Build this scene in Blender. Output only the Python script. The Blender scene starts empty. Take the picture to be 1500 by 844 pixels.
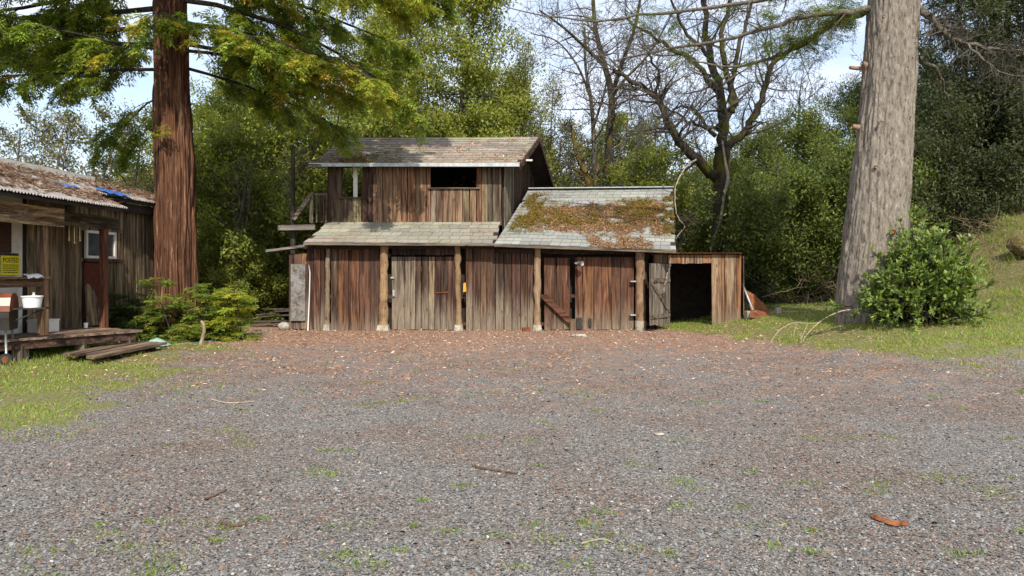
import bpy, math, random
import numpy as np
from mathutils import Vector, Matrix

# ------------------------------------------------------------------ camera, sky, sun, exposure
SC = bpy.context.scene
COL = SC.collection
EYE = 1.6; FPX = 1050.0; CX = 750.0; HY = 400.0
cam_d = bpy.data.cameras.new('camera'); cam = bpy.data.objects.new('camera', cam_d); COL.objects.link(cam)
cam_d.sensor_width = 36; cam_d.lens = 36 * FPX / 1500; cam_d.shift_y = -22 / 1500
cam_d.clip_start = 0.05; cam_d.clip_end = 2000
cam.location = (0, 0, EYE); cam.rotation_euler = (math.pi / 2, 0, 0)
SC.camera = cam

SUN_EL, SUN_AZ = math.radians(43), math.radians(171)
world = bpy.data.worlds.new('World'); SC.world = world; world.use_nodes = True
wn = world.node_tree.nodes; wl = world.node_tree.links
bg = wn['Background']; bg.inputs['Strength'].default_value = 0.15
sky = wn.new('ShaderNodeTexSky'); sky.sky_type = 'NISHITA'; sky.sun_disc = False
sky.sun_elevation = SUN_EL; sky.sun_rotation = SUN_AZ; sky.dust_density = 1.0
tc = wn.new('ShaderNodeTexCoord'); mp = wn.new('ShaderNodeMapping'); mp.inputs['Scale'].default_value = (1, 1, 2.6)
nz = wn.new('ShaderNodeTexNoise'); nz.inputs['Scale'].default_value = 2.6; nz.inputs['Detail'].default_value = 8
nz.inputs['Roughness'].default_value = 0.6
cr = wn.new('ShaderNodeMapRange'); cr.inputs[1].default_value = 0.35; cr.inputs[2].default_value = 0.68
cr.interpolation_type = 'SMOOTHSTEP'; cr.inputs[3].default_value = 0.28; cr.inputs[4].default_value = 0.94
cm = wn.new('ShaderNodeMix'); cm.data_type = 'RGBA'; cm.inputs['B'].default_value = (4.9, 5.2, 5.9, 1)
for a, b in ((tc.outputs['Generated'], mp.inputs[0]), (mp.outputs[0], nz.inputs['Vector']), (nz.outputs[0], cr.inputs[0]),
             (cr.outputs[0], cm.inputs['Factor']), (sky.outputs[0], cm.inputs['A']), (cm.outputs['Result'], bg.inputs['Color'])):
    wl.new(a, b)
sun_d = bpy.data.lights.new('sun', 'SUN'); sun_d.energy = 3.7; sun_d.angle = math.radians(0.6); sun_d.color = (1, 0.93, 0.82)
sun = bpy.data.objects.new('sun', sun_d); COL.objects.link(sun)
sdir = Vector((math.sin(SUN_AZ) * math.cos(SUN_EL), math.cos(SUN_AZ) * math.cos(SUN_EL), math.sin(SUN_EL)))
sun.rotation_euler = sdir.to_track_quat('Z', 'Y').to_euler(); sun.location = (0, 0, 40)
SC.view_settings.view_transform = 'Standard'; SC.view_settings.look = 'None'
SC.view_settings.exposure = 0.62; SC.view_settings.gamma = 1.0
SC.cycles.max_bounces = 6; SC.cycles.transparent_max_bounces = 4; SC.cycles.diffuse_bounces = 3

# ------------------------------------------------------------------ helpers
rng = np.random.default_rng(7); random.seed(7)
def P(px, py, Y):
    return np.array([(px - CX) / FPX * Y, Y, EYE + (HY - py) / FPX * Y])
_tab = np.random.default_rng(3).random((64, 64, 64))
def vn(x, y, z=0.0, s=0):
    x = np.asarray(x, float) + 17.3 * s; y = np.asarray(y, float) + 5.1 * s; z = np.asarray(z, float) + 3.7 * s
    x, y, z = np.broadcast_arrays(x, y, z)
    xi, yi, zi = np.floor(x).astype(int), np.floor(y).astype(int), np.floor(z).astype(int)
    u, v, w = x - xi, y - yi, z - zi
    u, v, w = u*u*(3-2*u), v*v*(3-2*v), w*w*(3-2*w)
    r = 0
    for a in (0, 1):
        for b in (0, 1):
            for c in (0, 1):
                r = r + (u if a else 1-u) * (v if b else 1-v) * (w if c else 1-w) * _tab[(xi+a) % 64, (yi+b) % 64, (zi+c) % 64]
    return r
def fbm(x, y, z=0.0, s=0, o=4):
    t = 0; a = 0.5; n = 0
    for k in range(o):
        f = 2.0 ** k
        t = t + a * vn(np.asarray(x)*f, np.asarray(y)*f, np.asarray(z)*f, s + k); n += a; a *= 0.5
    return t / n
def sm(a, b, x):
    t = np.clip((np.asarray(x, float) - a) / (b - a), 0, 1); return t*t*(3-2*t)

def mesh_np(name, V, F, col=None, smooth=False):
    V = np.ascontiguousarray(V, dtype=np.float32).reshape(-1, 3); F = np.ascontiguousarray(F, dtype=np.int32)
    me = bpy.data.meshes.new(name); n, k = F.shape
    me.vertices.add(len(V)); me.vertices.foreach_set('co', V.ravel())
    me.loops.add(n * k); me.loops.foreach_set('vertex_index', F.ravel())
    me.polygons.add(n); me.polygons.foreach_set('loop_start', np.arange(0, n * k, k, dtype=np.int32))
    me.update(calc_edges=True)
    if smooth: me.polygons.foreach_set('use_smooth', np.ones(n, dtype=bool))
    if col is not None:
        c = np.ones((len(V), 4), dtype=np.float32); c[:, :3] = col
        at = me.attributes.new('col', 'FLOAT_COLOR', 'POINT'); at.data.foreach_set('color', c.ravel())
    return me
class MB:
    """collects plain shapes for one mesh object"""
    def __init__(s): s.v = []; s.f = []
    def add(s, v, f):
        b = len(s.v); s.v += [tuple(map(float, q)) for q in v]; s.f += [tuple(i + b for i in q) for q in f]; return s
    def hexa(s, p):   # 8 points: bottom 4 ccw, top 4 ccw
        return s.add(p, [(3,2,1,0),(4,5,6,7),(0,1,5,4),(1,2,6,5),(2,3,7,6),(3,0,4,7)])
    def box(s, x0, x1, y0, y1, z0, z1):
        return s.hexa([(x0,y0,z0),(x1,y0,z0),(x1,y1,z0),(x0,y1,z0),(x0,y0,z1),(x1,y0,z1),(x1,y1,z1),(x0,y1,z1)])
    def bar(s, a, b, w, t, up=(0,0,1)):
        a = np.array(a, float); b = np.array(b, float); d = (b - a) / np.linalg.norm(b - a)
        u = np.cross(d, np.array(up, float)); u /= np.linalg.norm(u); v = np.cross(u, d)
        u = u * w / 2; v = v * t / 2
        return s.hexa([a-u-v, a+u-v, a+u+v, a-u+v, b-u-v, b+u-v, b+u+v, b-u+v])
    def tube(s, pts, rad, n=8, cap=True):
        V, F = tube_np(np.array(pts, float)[None], np.array(np.broadcast_to(rad, len(pts)), float)[None], n)
        b = len(s.v); s.add(V, F)
        if cap:
            m = len(pts)
            s.f.append(tuple(b + i for i in range(n))[::-1]); s.f.append(tuple(b + (m-1)*n + i for i in range(n)))
        return s
    def build(s, name, mat, parent=None, smooth=False, color=None):
        me = bpy.data.meshes.new(name); me.from_pydata(s.v, [], s.f); me.update()
        if smooth: me.polygons.foreach_set('use_smooth', np.ones(len(me.polygons), dtype=bool))
        return link(name, me, mat, parent, color)
def tube_np(Pts, R, n):   # batch of polylines (B,m,3), radii (B,m)
    B, m, _ = Pts.shape
    T = np.gradient(Pts, axis=1); T /= np.linalg.norm(T, axis=2, keepdims=True) + 1e-9
    T0 = Pts[:, -1] - Pts[:, 0]; T0 /= np.linalg.norm(T0, axis=1, keepdims=True) + 1e-9
    ref = np.where(np.abs(T0[:, 2:3]) > 0.8, np.array([[1., 0.13, 0]]), np.array([[0.05, 0.07, 1.]]))[:, None, :]
    U = np.cross(T, np.broadcast_to(ref, T.shape)); U /= np.linalg.norm(U, axis=2, keepdims=True) + 1e-9
    W = np.cross(T, U)
    a = np.arange(n) / n * 2 * np.pi
    V = Pts[:, :, None] + R[:, :, None, None] * (U[:, :, None] * np.cos(a)[None, None, :, None] + W[:, :, None] * np.sin(a)[None, None, :, None])
    b = (np.arange(B) * m * n)[:, None, None]; i = (np.arange(m - 1) * n)[None, :, None]; j = np.arange(n)[None, None, :]; j2 = (j + 1) % n
    F = np.stack([b + i + j, b + i + n + j, b + i + n + j2, b + i + j2], -1).reshape(-1, 4)
    return V.reshape(-1, 3), F
def tubes_mesh(name, lines, sides=None, col=None):
    """lines: list of (pts(m,3), radii(m)); sides from radius"""
    groups = {}
    for p, r in lines:
        n = sides or (12 if r[0] > 0.12 else 7 if r[0] > 0.045 else 4 if r[0] > 0.02 else 3)
        groups.setdefault((len(p), n), []).append((p, r))
    Vs, Fs, b = [], [], 0
    for (m, n), L in groups.items():
        V, F = tube_np(np.array([q[0] for q in L]), np.array([q[1] for q in L]), n)
        Vs.append(V); Fs.append(F + b); b += len(V)
    return mesh_np(name, np.concatenate(Vs), np.concatenate(Fs), smooth=True)

LOC = {}
def link(name, me, mat=None, parent=None, color=None):
    o = bpy.data.objects.new(name, me); COL.objects.link(o)
    if mat is not None and not me.materials: me.materials.append(mat)
    if parent is not None:
        o.parent = parent
        if parent.name in LOC: o.matrix_parent_inverse = Matrix.Translation(-Vector(LOC[parent.name]))
    if color is not None: o.color = color if len(color) == 4 else (*color, 0.0)
    return o
def tag(o, label=None, cat=None, group=None, kind=None):
    if label: o['label'] = label
    if cat: o['category'] = cat
    if group: o['group'] = group
    if kind: o['kind'] = kind
    return o
def thing(name, label, cat, loc=(0, 0, 0), group=None):
    """an Empty at the thing's base; its parts are built in world coordinates"""
    o = bpy.data.objects.new(name, None); COL.objects.link(o); o.location = loc; o.empty_display_size = 0.3
    LOC[o.name] = tuple(map(float, loc)); return tag(o, label, cat, group)
def root(name, label, cat, loc, rz=0.0, sc=1.0, group=None):
    """an Empty whose parts share meshes built about the origin"""
    o = bpy.data.objects.new(name, None); COL.objects.link(o); o.location = loc; o.rotation_euler = (0, 0, rz)
    o.scale = (sc, sc, sc) if np.isscalar(sc) else sc; return tag(o, label, cat, group)

def leaves(C, D, L, W, rg, up=None, un=0.35):
    """leaf quads: base C, direction D, length L, width W"""
    N = len(C); D = D / (np.linalg.norm(D, axis=1, keepdims=True) + 1e-9)
    r = rg.normal(size=(N, 3)) if up is None else up + rg.normal(size=(N, 3)) * un
    S = np.cross(D, r); S /= np.linalg.norm(S, axis=1, keepdims=True) + 1e-9
    L = np.broadcast_to(L, N)[:, None]; W = np.broadcast_to(W, N)[:, None]
    V = np.stack([C, C + D * L * 0.45 + S * W / 2, C + D * L, C + D * L * 0.45 - S * W / 2], 1).reshape(-1, 3)
    return V, np.arange(4 * N, dtype=np.int32).reshape(N, 4)
def rep4(c): return np.repeat(c, 4, axis=0)
def unit(v): return v / (np.linalg.norm(v, axis=-1, keepdims=True) + 1e-9)

# ------------------------------------------------------------------ materials
class NT:
    def __init__(s, name):
        s.m = bpy.data.materials.new(name); s.m.use_nodes = True; s.t = s.m.node_tree; s.n = s.t.nodes; s.l = s.t.links
        s.b = s.n['Principled BSDF']; s.b.inputs['Specular IOR Level'].default_value = 0.25
    def new(s, ty, **kw):
        o = s.n.new(ty)
        for k, v in kw.items(): setattr(o, k, v)
        return o
    def put(s, sock, v):
        if isinstance(v, bpy.types.NodeSocket): s.l.new(v, sock)
        elif v is not None: sock.default_value = (*v, 1) if hasattr(v, '__len__') and len(v) == 3 and sock.type == 'RGBA' else v
    def coord(s, kind='Object', scale=(1, 1, 1), rand=False):
        c = s.new('ShaderNodeTexCoord').outputs[kind]
        if rand:
            oi = s.new('ShaderNodeObjectInfo'); k = s.new('ShaderNodeVectorMath', operation='MULTIPLY_ADD')
            cb = s.new('ShaderNodeCombineXYZ')
            for i in range(3): s.l.new(oi.outputs['Random'], cb.inputs[i])
            s.l.new(cb.outputs[0], k.inputs[0]); k.inputs[1].default_value = (41, 29, 53); s.l.new(c, k.inputs[2]); c = k.outputs[0]
        m = s.new('ShaderNodeVectorMath', operation='MULTIPLY'); s.l.new(c, m.inputs[0]); m.inputs[1].default_value = scale
        return m.outputs[0]
    def noise(s, vec, scale=1, detail=4, rough=0.55, dist=0.0):
        n = s.new('ShaderNodeTexNoise'); s.put(n.inputs['Vector'], vec); n.inputs['Scale'].default_value = scale
        n.inputs['Detail'].default_value = detail; n.inputs['Roughness'].default_value = rough; n.inputs['Distortion'].default_value = dist
        return n.outputs[0]
    def vor(s, vec, scale=1, feature='F1', out='Distance', rnd=1.0):
        n = s.new('ShaderNodeTexVoronoi', feature=feature); s.put(n.inputs['Vector'], vec); n.inputs['Scale'].default_value = scale
        n.inputs['Randomness'].default_value = rnd
        return n.outputs[out]
    def rng(s, v, a, b, c=0.0, d=1.0, smooth=True):
        m = s.new('ShaderNodeMapRange'); m.interpolation_type = 'SMOOTHSTEP' if smooth else 'LINEAR'
        s.put(m.inputs[0], v)
        for i, q in enumerate((a, b, c, d)): s.put(m.inputs[i + 1], q)
        return m.outputs[0]
    def math(s, op, a, b=0.0, clamp=False):
        m = s.new('ShaderNodeMath', operation=op, use_clamp=clamp); s.put(m.inputs[0], a); s.put(m.inputs[1], b); return m.outputs[0]
    def mix(s, f, a, b, mode='MIX'):
        m = s.new('ShaderNodeMix', data_type='RGBA', blend_type=mode); s.put(m.inputs['Factor'], f); s.put(m.inputs['A'], a); s.put(m.inputs['B'], b)
        return m.outputs['Result']
    def ramp(s, v, stops):
        r = s.new('ShaderNodeValToRGB'); e = r.color_ramp.elements
        while len(e) < len(stops): e.new(0.5)
        for q, (p, c) in zip(e, stops): q.position = p; q.color = (*c, 1)
        s.put(r.inputs[0], v); return r.outputs[0]
    def attr(s, name='col'): return s.new('ShaderNodeAttribute', attribute_name=name).outputs['Color']
    def objcol(s):
        o = s.new('ShaderNodeObjectInfo'); return o.outputs['Color'], o.outputs['Alpha'], o.outputs['Random']
    def bump(s, h, strength=0.5, dist=0.01):
        b = s.new('ShaderNodeBump'); s.put(b.inputs['Height'], h); b.inputs['Strength'].default_value = strength; b.inputs['Distance'].default_value = dist
        s.l.new(b.outputs[0], s.b.inputs['Normal'])
    def fin(s, col, rough=0.8, spec=None, metal=None):
        s.put(s.b.inputs['Base Color'], col); s.put(s.b.inputs['Roughness'], rough)
        if spec is not None: s.b.inputs['Specular IOR Level'].default_value = spec
        if metal is not None: s.b.inputs['Metallic'].default_value = metal
        return s.m
def scl(c, k): return tuple(q * k for q in c)

def wood(name, axis=2, weather=True):
    t = NT(name); st = [1, 1, 1]
    def sc(a, b): q = [a, a, a]; q[axis] = b; return tuple(q)
    base, al, rd = t.objcol()
    v1 = t.coord('Object', sc(70, 2.2), True); v2 = t.coord('Object', sc(11, 0.7), True); v3 = t.coord('Object', sc(6.5, 1.7), True)
    g = t.noise(v1, 1, 5, 0.65, 0.3); w = t.noise(v2, 1, 5, 0.6, 0.6)
    c = t.mix(t.rng(g, 0.3, 0.72), t.mix(1, base, (0.50, 0.46, 0.44), 'MULTIPLY'), t.mix(1, base, (1.35, 1.35, 1.35), 'MULTIPLY'))
    c = t.mix(t.rng(w, 0.40, 0.66), c, t.mix(1, c, (0.24, 0.20, 0.19), 'MULTIPLY'))
    c = t.mix(t.rng(t.noise(v2, 1.7, 3), 0.56, 0.75, 0, 0.5), c, t.mix(0.5, c, (0.34, 0.30, 0.25)))
    c = t.mix(t.rng(t.noise(t.coord('Object', sc(5.5, 0.45), True), 1, 6, 0.65, 0.8), 0.50, 0.64, 0, 0.62), c, (0.030, 0.022, 0.018))
    if weather:
        pos = t.new('ShaderNodeNewGeometry').outputs['Position']; sp = t.new('ShaderNodeSeparateXYZ'); t.l.new(pos, sp.inputs[0])
        z = t.math('ADD', sp.outputs['Z'], t.math('MULTIPLY', t.math('SUBTRACT', w, 0.5), 1.5))
        z = t.math('ADD', z, t.math('MULTIPLY', t.math('SUBTRACT', g, 0.5), 0.5))
        f = t.rng(t.math('SUBTRACT', z, al), -0.55, 0.45, 1, 0)
        grey = t.mix(t.rng(g, 0.3, 0.7), (0.085, 0.066, 0.047), (0.31, 0.25, 0.18))
        c = t.mix(t.math('MULTIPLY', f, 0.85), c, grey)
    k = t.vor(v3, 1, 'F1'); kn = t.rng(k, 0.05, 0.12, 1, 0)
    c = t.mix(t.math('MULTIPLY', kn, 0.8), c, (0.03, 0.016, 0.01))
    t.bump(t.math('SUBTRACT', t.math('ADD', g, w), t.math('MULTIPLY', kn, 0.4)), 0.6, 0.008)
    return t.fin(c, 0.82, 0.2)
M = {}
M['wood'] = wood('weathered_wood_upright', 2)
M['wood_x'] = wood('weathered_wood_crosswise', 0, False)
M['wood_y'] = wood('weathered_wood_lengthwise', 1, False)
def plain(name, col, rough=0.7, spec=0.3, metal=0.0, var=0.25, scale=7.0, dirt=None, dirt_amt=0.5):
    t = NT(name); n = t.noise(t.coord('Object'), scale, 6, 0.65)
    c = t.mix(t.rng(n, 0.3, 0.7), scl(col, 1 - var), scl(col, 1 + var))
    if dirt: c = t.mix(t.rng(t.noise(t.coord('Object'), scale * 0.6, 6, 0.7, 0.5), 0.5, 0.68, 0, dirt_amt), c, dirt)
    t.bump(n, 0.25, 0.004); return t.fin(c, rough, spec, metal)
M['dark_inside'] = plain('dark_inner_timber', (0.035, 0.027, 0.022), 0.9, 0.1)  # near-black, so the spaces behind gaps and openings look unlit
M['concrete'] = plain('old_concrete', (0.33, 0.295, 0.235), 0.9, 0.2, var=0.4, dirt=(0.12, 0.095, 0.06), dirt_amt=0.85)
M['white'] = plain('white_painted', (0.62, 0.6, 0.54), 0.6, 0.3, 0, 0.06, 4, (0.3, 0.25, 0.18), 0.35)
M['white_plastic'] = plain('white_plastic', (0.8, 0.8, 0.78), 0.35, 0.4, 0, 0.03)
M['zinc'] = plain('old_zinc', (0.38, 0.40, 0.41), 0.5, 0.5, 0.5, 0.2, 9, (0.22, 0.15, 0.1), 0.4)
M['grey_metal'] = plain('chipped_grey_metal', (0.19, 0.185, 0.17), 0.75, 0.2, 0.0, 0.45, 7, (0.10, 0.062, 0.04), 1.0)
M['rust'] = plain('rust', (0.17, 0.062, 0.028), 0.85, 0.2, 0.1, 0.35, 9, (0.07, 0.03, 0.018), 0.7)
M['grill_red'] = plain('faded_red_enamel', (0.19, 0.055, 0.028), 0.35, 0.5, 0, 0.2, 6, (0.06, 0.03, 0.02), 0.8)
M['iron'] = plain('dark_iron', (0.04, 0.035, 0.03), 0.6, 0.4, 0.4)
M['rubber'] = plain('black_rubber', (0.025, 0.025, 0.025), 0.7, 0.3)
M['tarp'] = plain('blue_tarp', (0.02, 0.13, 0.5), 0.4, 0.4, 0, 0.3, 12)
M['green_tarp'] = plain('pale_green_tarp', (0.25, 0.42, 0.36), 0.5, 0.3, 0, 0.2)
M['hose'] = plain('green_hose', (0.08, 0.28, 0.19), 0.45, 0.4)
M['roof_metal'] = plain('rusty_roofing', (0.30, 0.28, 0.26), 0.6, 0.3, 0.2, 0.25, 6, (0.17, 0.085, 0.05), 0.9)
M['glass'] = plain('dusty_glass', (0.055, 0.06, 0.065), 0.12, 0.6, 0, 0.3, 3)
M['blind'] = plain('dark_bamboo_blind', (0.07, 0.035, 0.022), 0.8, 0.2, 0, 0.4, 30)
M['yellow'] = plain('yellow_sign', (0.75, 0.62, 0.02), 0.5, 0.3, 0, 0.05)
M['ink'] = plain('black_ink', (0.02, 0.02, 0.02), 0.6, 0.2, 0, 0.05)
M['orange'] = plain('orange_tag', (0.75, 0.28, 0.03), 0.5, 0.3, 0, 0.1)
M['brass'] = plain('old_brass', (0.5, 0.36, 0.16), 0.4, 0.5, 0.5, 0.2)
M['stone'] = plain('field_stone', (0.34, 0.31, 0.26), 0.9, 0.2, 0, 0.35, 12, (0.1, 0.1, 0.05), 0.5)
M['moss_stone'] = plain('mossy_stone', (0.13, 0.105, 0.035), 0.95, 0.1, 0, 0.5, 14, (0.26, 0.21, 0.16), 0.8)
M['bark_chip'] = plain('red_bark', (0.20, 0.075, 0.03), 0.9, 0.15, 0, 0.5, 25)
M['dead_stick'] = plain('bleached_stick', (0.33, 0.265, 0.18), 0.85, 0.2, 0, 0.25, 12)
M['dark_stick'] = plain('brown_stick', (0.12, 0.07, 0.045), 0.9, 0.15, 0, 0.3, 12)

def peeled():
    t = NT('peeled_log'); v = t.coord('Object', (26, 26, 2.2), True); n = t.noise(v, 1, 6, 0.65, 0.4)
    n2 = t.noise(t.coord('Object', (4, 4, 3), True), 1, 5, 0.6)
    base, al, rd = t.objcol()
    c = t.mix(t.rng(n, 0.3, 0.7), t.mix(1, base, (0.6, 0.55, 0.5), 'MULTIPLY'), base)
    c = t.mix(t.rng(n2, 0.48, 0.66, 0, 0.8), c, (0.15, 0.085, 0.045)); kn = t.rng(t.vor(t.coord('Object', (7, 7, 3.2), True), 1), 0.10, 0.20, 1, 0); c = t.mix(t.math('MULTIPLY', kn, 0.85), c, (0.05, 0.028, 0.016)); c = t.mix(t.rng(t.noise(t.coord('Object', (60, 60, 1.5), True), 1, 3), 0.58, 0.68, 0, 0.7), c, (0.06, 0.038, 0.024))
    t.bump(t.math('ADD', n, n2), 0.6, 0.01); return t.fin(c, 0.8, 0.2)
M['log'] = peeled()
def shingle(name):
    t = NT(name); base, al, rd = t.objcol(); n = t.noise(t.coord('Object', (1, 1, 1), True), 90, 3, 0.7); w = t.noise(t.coord('Object'), 2.2, 6, 0.65, 0.4)
    c = t.mix(t.rng(n, 0.3, 0.7), t.mix(1, base, (0.62, 0.62, 0.62), 'MULTIPLY'), t.mix(1, base, (1.25, 1.25, 1.25), 'MULTIPLY'))
    c = t.mix(t.rng(w, 0.5, 0.72, 0, 0.6), c, (0.17, 0.125, 0.085))
    t.bump(n, 0.5, 0.004); return t.fin(c, 0.9, 0.15)
M['shingle'] = shingle('asphalt_shingle')
def leafmat(name, trans=0.3, rough=0.55, spec=0.3):
    t = NT(name); c = t.attr('col'); t.fin(c, rough, spec)
    tr = t.new('ShaderNodeBsdfTranslucent'); t.l.new(t.mix(1, c, (1.5, 1.5, 0.6), 'MULTIPLY'), tr.inputs[0])
    ms = t.new('ShaderNodeMixShader'); ms.inputs[0].default_value = trans
    t.l.new(t.b.outputs[0], ms.inputs[1]); t.l.new(tr.outputs[0], ms.inputs[2])
    t.l.new(ms.outputs[0], t.n['Material Output'].inputs['Surface']); return t.m
M['leaf'] = leafmat('tree_leaf', 0.38); M['glossy_leaf'] = leafmat('glossy_leaf', 0.25, 0.45, 0.4); M['dry'] = leafmat('dry_leaf', 0.1, 0.8, 0.15)
def vcol(name, rough=0.85):
    t = NT(name); n = t.noise(t.coord('Object'), 60, 3); c = t.mix(t.rng(n, 0.3, 0.7), t.mix(1, t.attr('col'), (0.75, 0.75, 0.75), 'MULTIPLY'), t.attr('col'))
    return t.fin(c, rough, 0.3)
M['vcol'] = vcol('coloured_pebbles')
def bark(name, c1, c2, c3, sc=(9, 9, 1.0), moss=None, mossf=(0.5, 0.65)):
    t = NT(name); v = t.coord('Object', sc); n = t.noise(v, 1, 7, 0.65, 0.8); n2 = t.noise(v, 3.5, 4, 0.6)
    c = t.mix(t.rng(n, 0.32, 0.52), c1, c2); c = t.mix(t.rng(n, 0.52, 0.72), c, c3)
    c = t.mix(t.rng(n2, 0.45, 0.75, 0, 0.5), c, c1)
    if moss: c = t.mix(t.rng(t.noise(t.coord('Object'), 1.6, 5, 0.65), *mossf), c, moss)
    t.bump(t.math('ADD', n, t.math('MULTIPLY', n2, 0.5)), 0.9, 0.03); return t.fin(c, 0.9, 0.12)
M['redwood_bark'] = bark('redwood_bark', (0.015, 0.009, 0.007), (0.12, 0.056, 0.031), (0.36, 0.205, 0.12), (15, 15, 0.8))  # black and pale streaks put furrow shade and lit highlights into the colour
M['oak_bark'] = bark('mossy_oak_bark', (0.02, 0.017, 0.013), (0.048, 0.039, 0.029), (0.095, 0.082, 0.064), (7, 7, 2), (0.075, 0.07, 0.013), (0.47, 0.6))
M['pale_bark'] = bark('pale_lichen_bark', (0.04, 0.034, 0.028), (0.11, 0.098, 0.08), (0.23, 0.215, 0.18), (8, 8, 3), (0.12, 0.085, 0.02), (0.56, 0.7))
M['dark_bark'] = bark('dark_bark', (0.022, 0.017, 0.013), (0.06, 0.047, 0.037), (0.12, 0.10, 0.08), (8, 8, 2))
M['twig'] = plain('grey_twigs', (0.095, 0.083, 0.065), 0.9, 0.1, 0, 0.35, 3)

# ------------------------------------------------------------------ ground and hills
def gh(x, y):
    x = np.asarray(x, float); y = np.asarray(y, float)
    h = 0.55 * sm(4.5, 8.5, x) * sm(8.5, 15, y)
    b = x - 10 + 0.5 * np.sin(y * 0.7); h = h + np.minimum((0.25 + .10 * (fbm(x * .5, y * .5, 0, 77, 3) - .5)) * (b + np.sqrt(b * b + 0.5)), 7) * (1 + .0 * b) * sm(11, 16.5, y) * (1 - sm(45, 80, y))
    h = h + 0.05 * (fbm(x * 0.35, y * 0.35, 0, 2, 3) - 0.5) * sm(2, 6, y)
    h = h + (10 + 28 * fbm(x * 0.012, y * 0.012, 3.3, 5, 4)) * sm(55, 190, y) + 14 * sm(60, 200, np.abs(x)) * sm(-20, 60, y)
    return h
def gz(x, y): return float(gh(x, y))
def grass_zone(x, y):
    n = (fbm(x * 0.6, y * 0.6, 0, 9) - 0.5) * 2.4; m = (fbm(x * 2.1, y * 2.1, 0, 29, 4) - .5) * 3.2
    left = sm(1.9, -1.1, x + 4.9 + (y - 7) * 0.22 + n * 0.8 + m) * sm(6.2, 8.2, y + n) * sm(17.5, 15.5, y)
    right = sm(-1.6, 2.0, y - 10.9 - np.maximum(0, 6.9 - x) * 3.6 + n * 1.2 + m * 1.1)
    return np.clip(left + right * sm(2, 4.5, x), 0, 1)
def litter_zone(x, y):
    n = (fbm(x * 0.45, y * 0.45, 0, 12) - 0.5) * 5
    return (0.55 * sm(3, 15, y + n) + 0.45 * sm(13, 18.5, y + n)) * sm(9.5, 6.0, x + n * 0.4) * sm(-11, -7.5, x + n * 0.3)
xs = np.concatenate([-np.geomspace(15, 420, 34)[::-1], np.arange(-14.8, 14.9, 0.22), np.geomspace(15, 420, 34)])
ys = np.concatenate([np.linspace(-60, 1.5, 8), np.arange(1.7, 24.1, 0.22), np.geomspace(24.4, 420, 46)])
GX, GY = np.meshgrid(xs, ys); GZ = gh(GX, GY)
nx, ny = len(xs), len(ys)
ii = np.arange(nx * ny).reshape(ny, nx)
GF = np.stack([ii[:-1, :-1], ii[:-1, 1:], ii[1:, 1:], ii[1:, :-1]], -1).reshape(-1, 4)
gc = np.stack([grass_zone(GX, GY), litter_zone(GX, GY), np.maximum(sm(21.5, 24, GY + np.abs(GX) * 0.1), .35 * sm(9.3, 11.2, GX + 1.2 * (fbm(GX, GY, 0, 14) - .5)) * sm(11, 13, GY))], -1).reshape(-1, 3)
def ground_mat():
    t = NT('gravel_yard'); p = t.coord('Object'); sep = t.new('ShaderNodeSeparateColor'); t.l.new(t.attr('col'), sep.inputs[0])
    cell = t.vor(p, 66, 'F1', 'Color'); s2 = t.new('ShaderNodeSeparateColor'); t.l.new(cell, s2.inputs[0]); d = t.vor(p, 66, 'F1')
    g = t.ramp(s2.outputs[0], [(0, (0.058, 0.057, 0.054)), (0.3, (0.15, 0.143, 0.134)), (0.55, (0.24, 0.226, 0.208)), (0.75, (0.19, 0.158, 0.128)), (0.92, (0.33, 0.31, 0.29)), (1, (0.48, 0.45, 0.42))])
    g = t.mix(t.rng(t.noise(p, 0.55, 6, 0.65), 0.38, 0.66, 0, 0.75), g, t.mix(1, g, (0.92, 0.70, 0.58), 'MULTIPLY')); g = t.mix(t.rng(t.noise(p, 1.3, 6, 0.7, 0.6), 0.52, 0.72, 0, 0.6), g, t.mix(0.45, g, (0.075, 0.058, 0.046))); g = t.mix(t.rng(t.noise(t.coord('Object', (0.9, 2.6, 1)), 1.1, 6, 0.7, 0.5), 0.61, 0.70, 0, 0.7), g, (0.20, 0.085, 0.045))
    fine = t.noise(p, 30, 5, 0.75); mid = t.noise(p, 3.2, 7, 0.72)
    lit = t.ramp(t.noise(p, 24, 5, 0.8), [(0.3, (0.11, 0.06, 0.042)), (0.43, (0.24, 0.13, 0.085)), (0.54, (0.36, 0.235, 0.17)), (0.66, (0.50, 0.40, 0.32))])
    lf = t.math('ADD', t.math('MULTIPLY', sep.outputs[1], 0.72), t.math('MULTIPLY', t.math('SUBTRACT', mid, 0.5), 2.0))
    c = t.mix(t.rng(t.math('ADD', lf, t.math('MULTIPLY', t.math('SUBTRACT', fine, 0.5), 0.7)), 0.22, 0.62, 0, 0.9), g, lit)
    gr = t.ramp(t.noise(p, 20, 5, 0.75), [(0.3, (0.07, 0.08, 0.024)), (0.47, (0.15, 0.17, 0.045)), (0.56, (0.24, 0.205, 0.085)), (0.67, (0.33, 0.26, 0.17))])
    gf = t.math('ADD', sep.outputs[0], t.math('ADD', t.math('MULTIPLY', t.math('SUBTRACT', fine, 0.5), 1.2), t.math('MULTIPLY', t.math('SUBTRACT', mid, 0.5), 1.1)))
    c = t.mix(t.rng(gf, 0.42, 0.68, 0, 0.95), c, gr)
    soil = t.ramp(t.noise(p, 5, 6, 0.75), [(0.3, (0.04, 0.03, 0.019)), (0.5, (0.14, 0.10, 0.06)), (0.62, (0.22, 0.165, 0.10)), (0.75, (0.16, 0.15, 0.05))])
    c = t.mix(sep.outputs[2], c, soil)
    t.bump(t.math('ADD', t.math('MULTIPLY', d, -1.0), t.math('MULTIPLY', fine, 0.6)), 0.8, 0.018)
    return t.fin(c, 0.92, 0.15)
M['ground'] = ground_mat()
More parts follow.
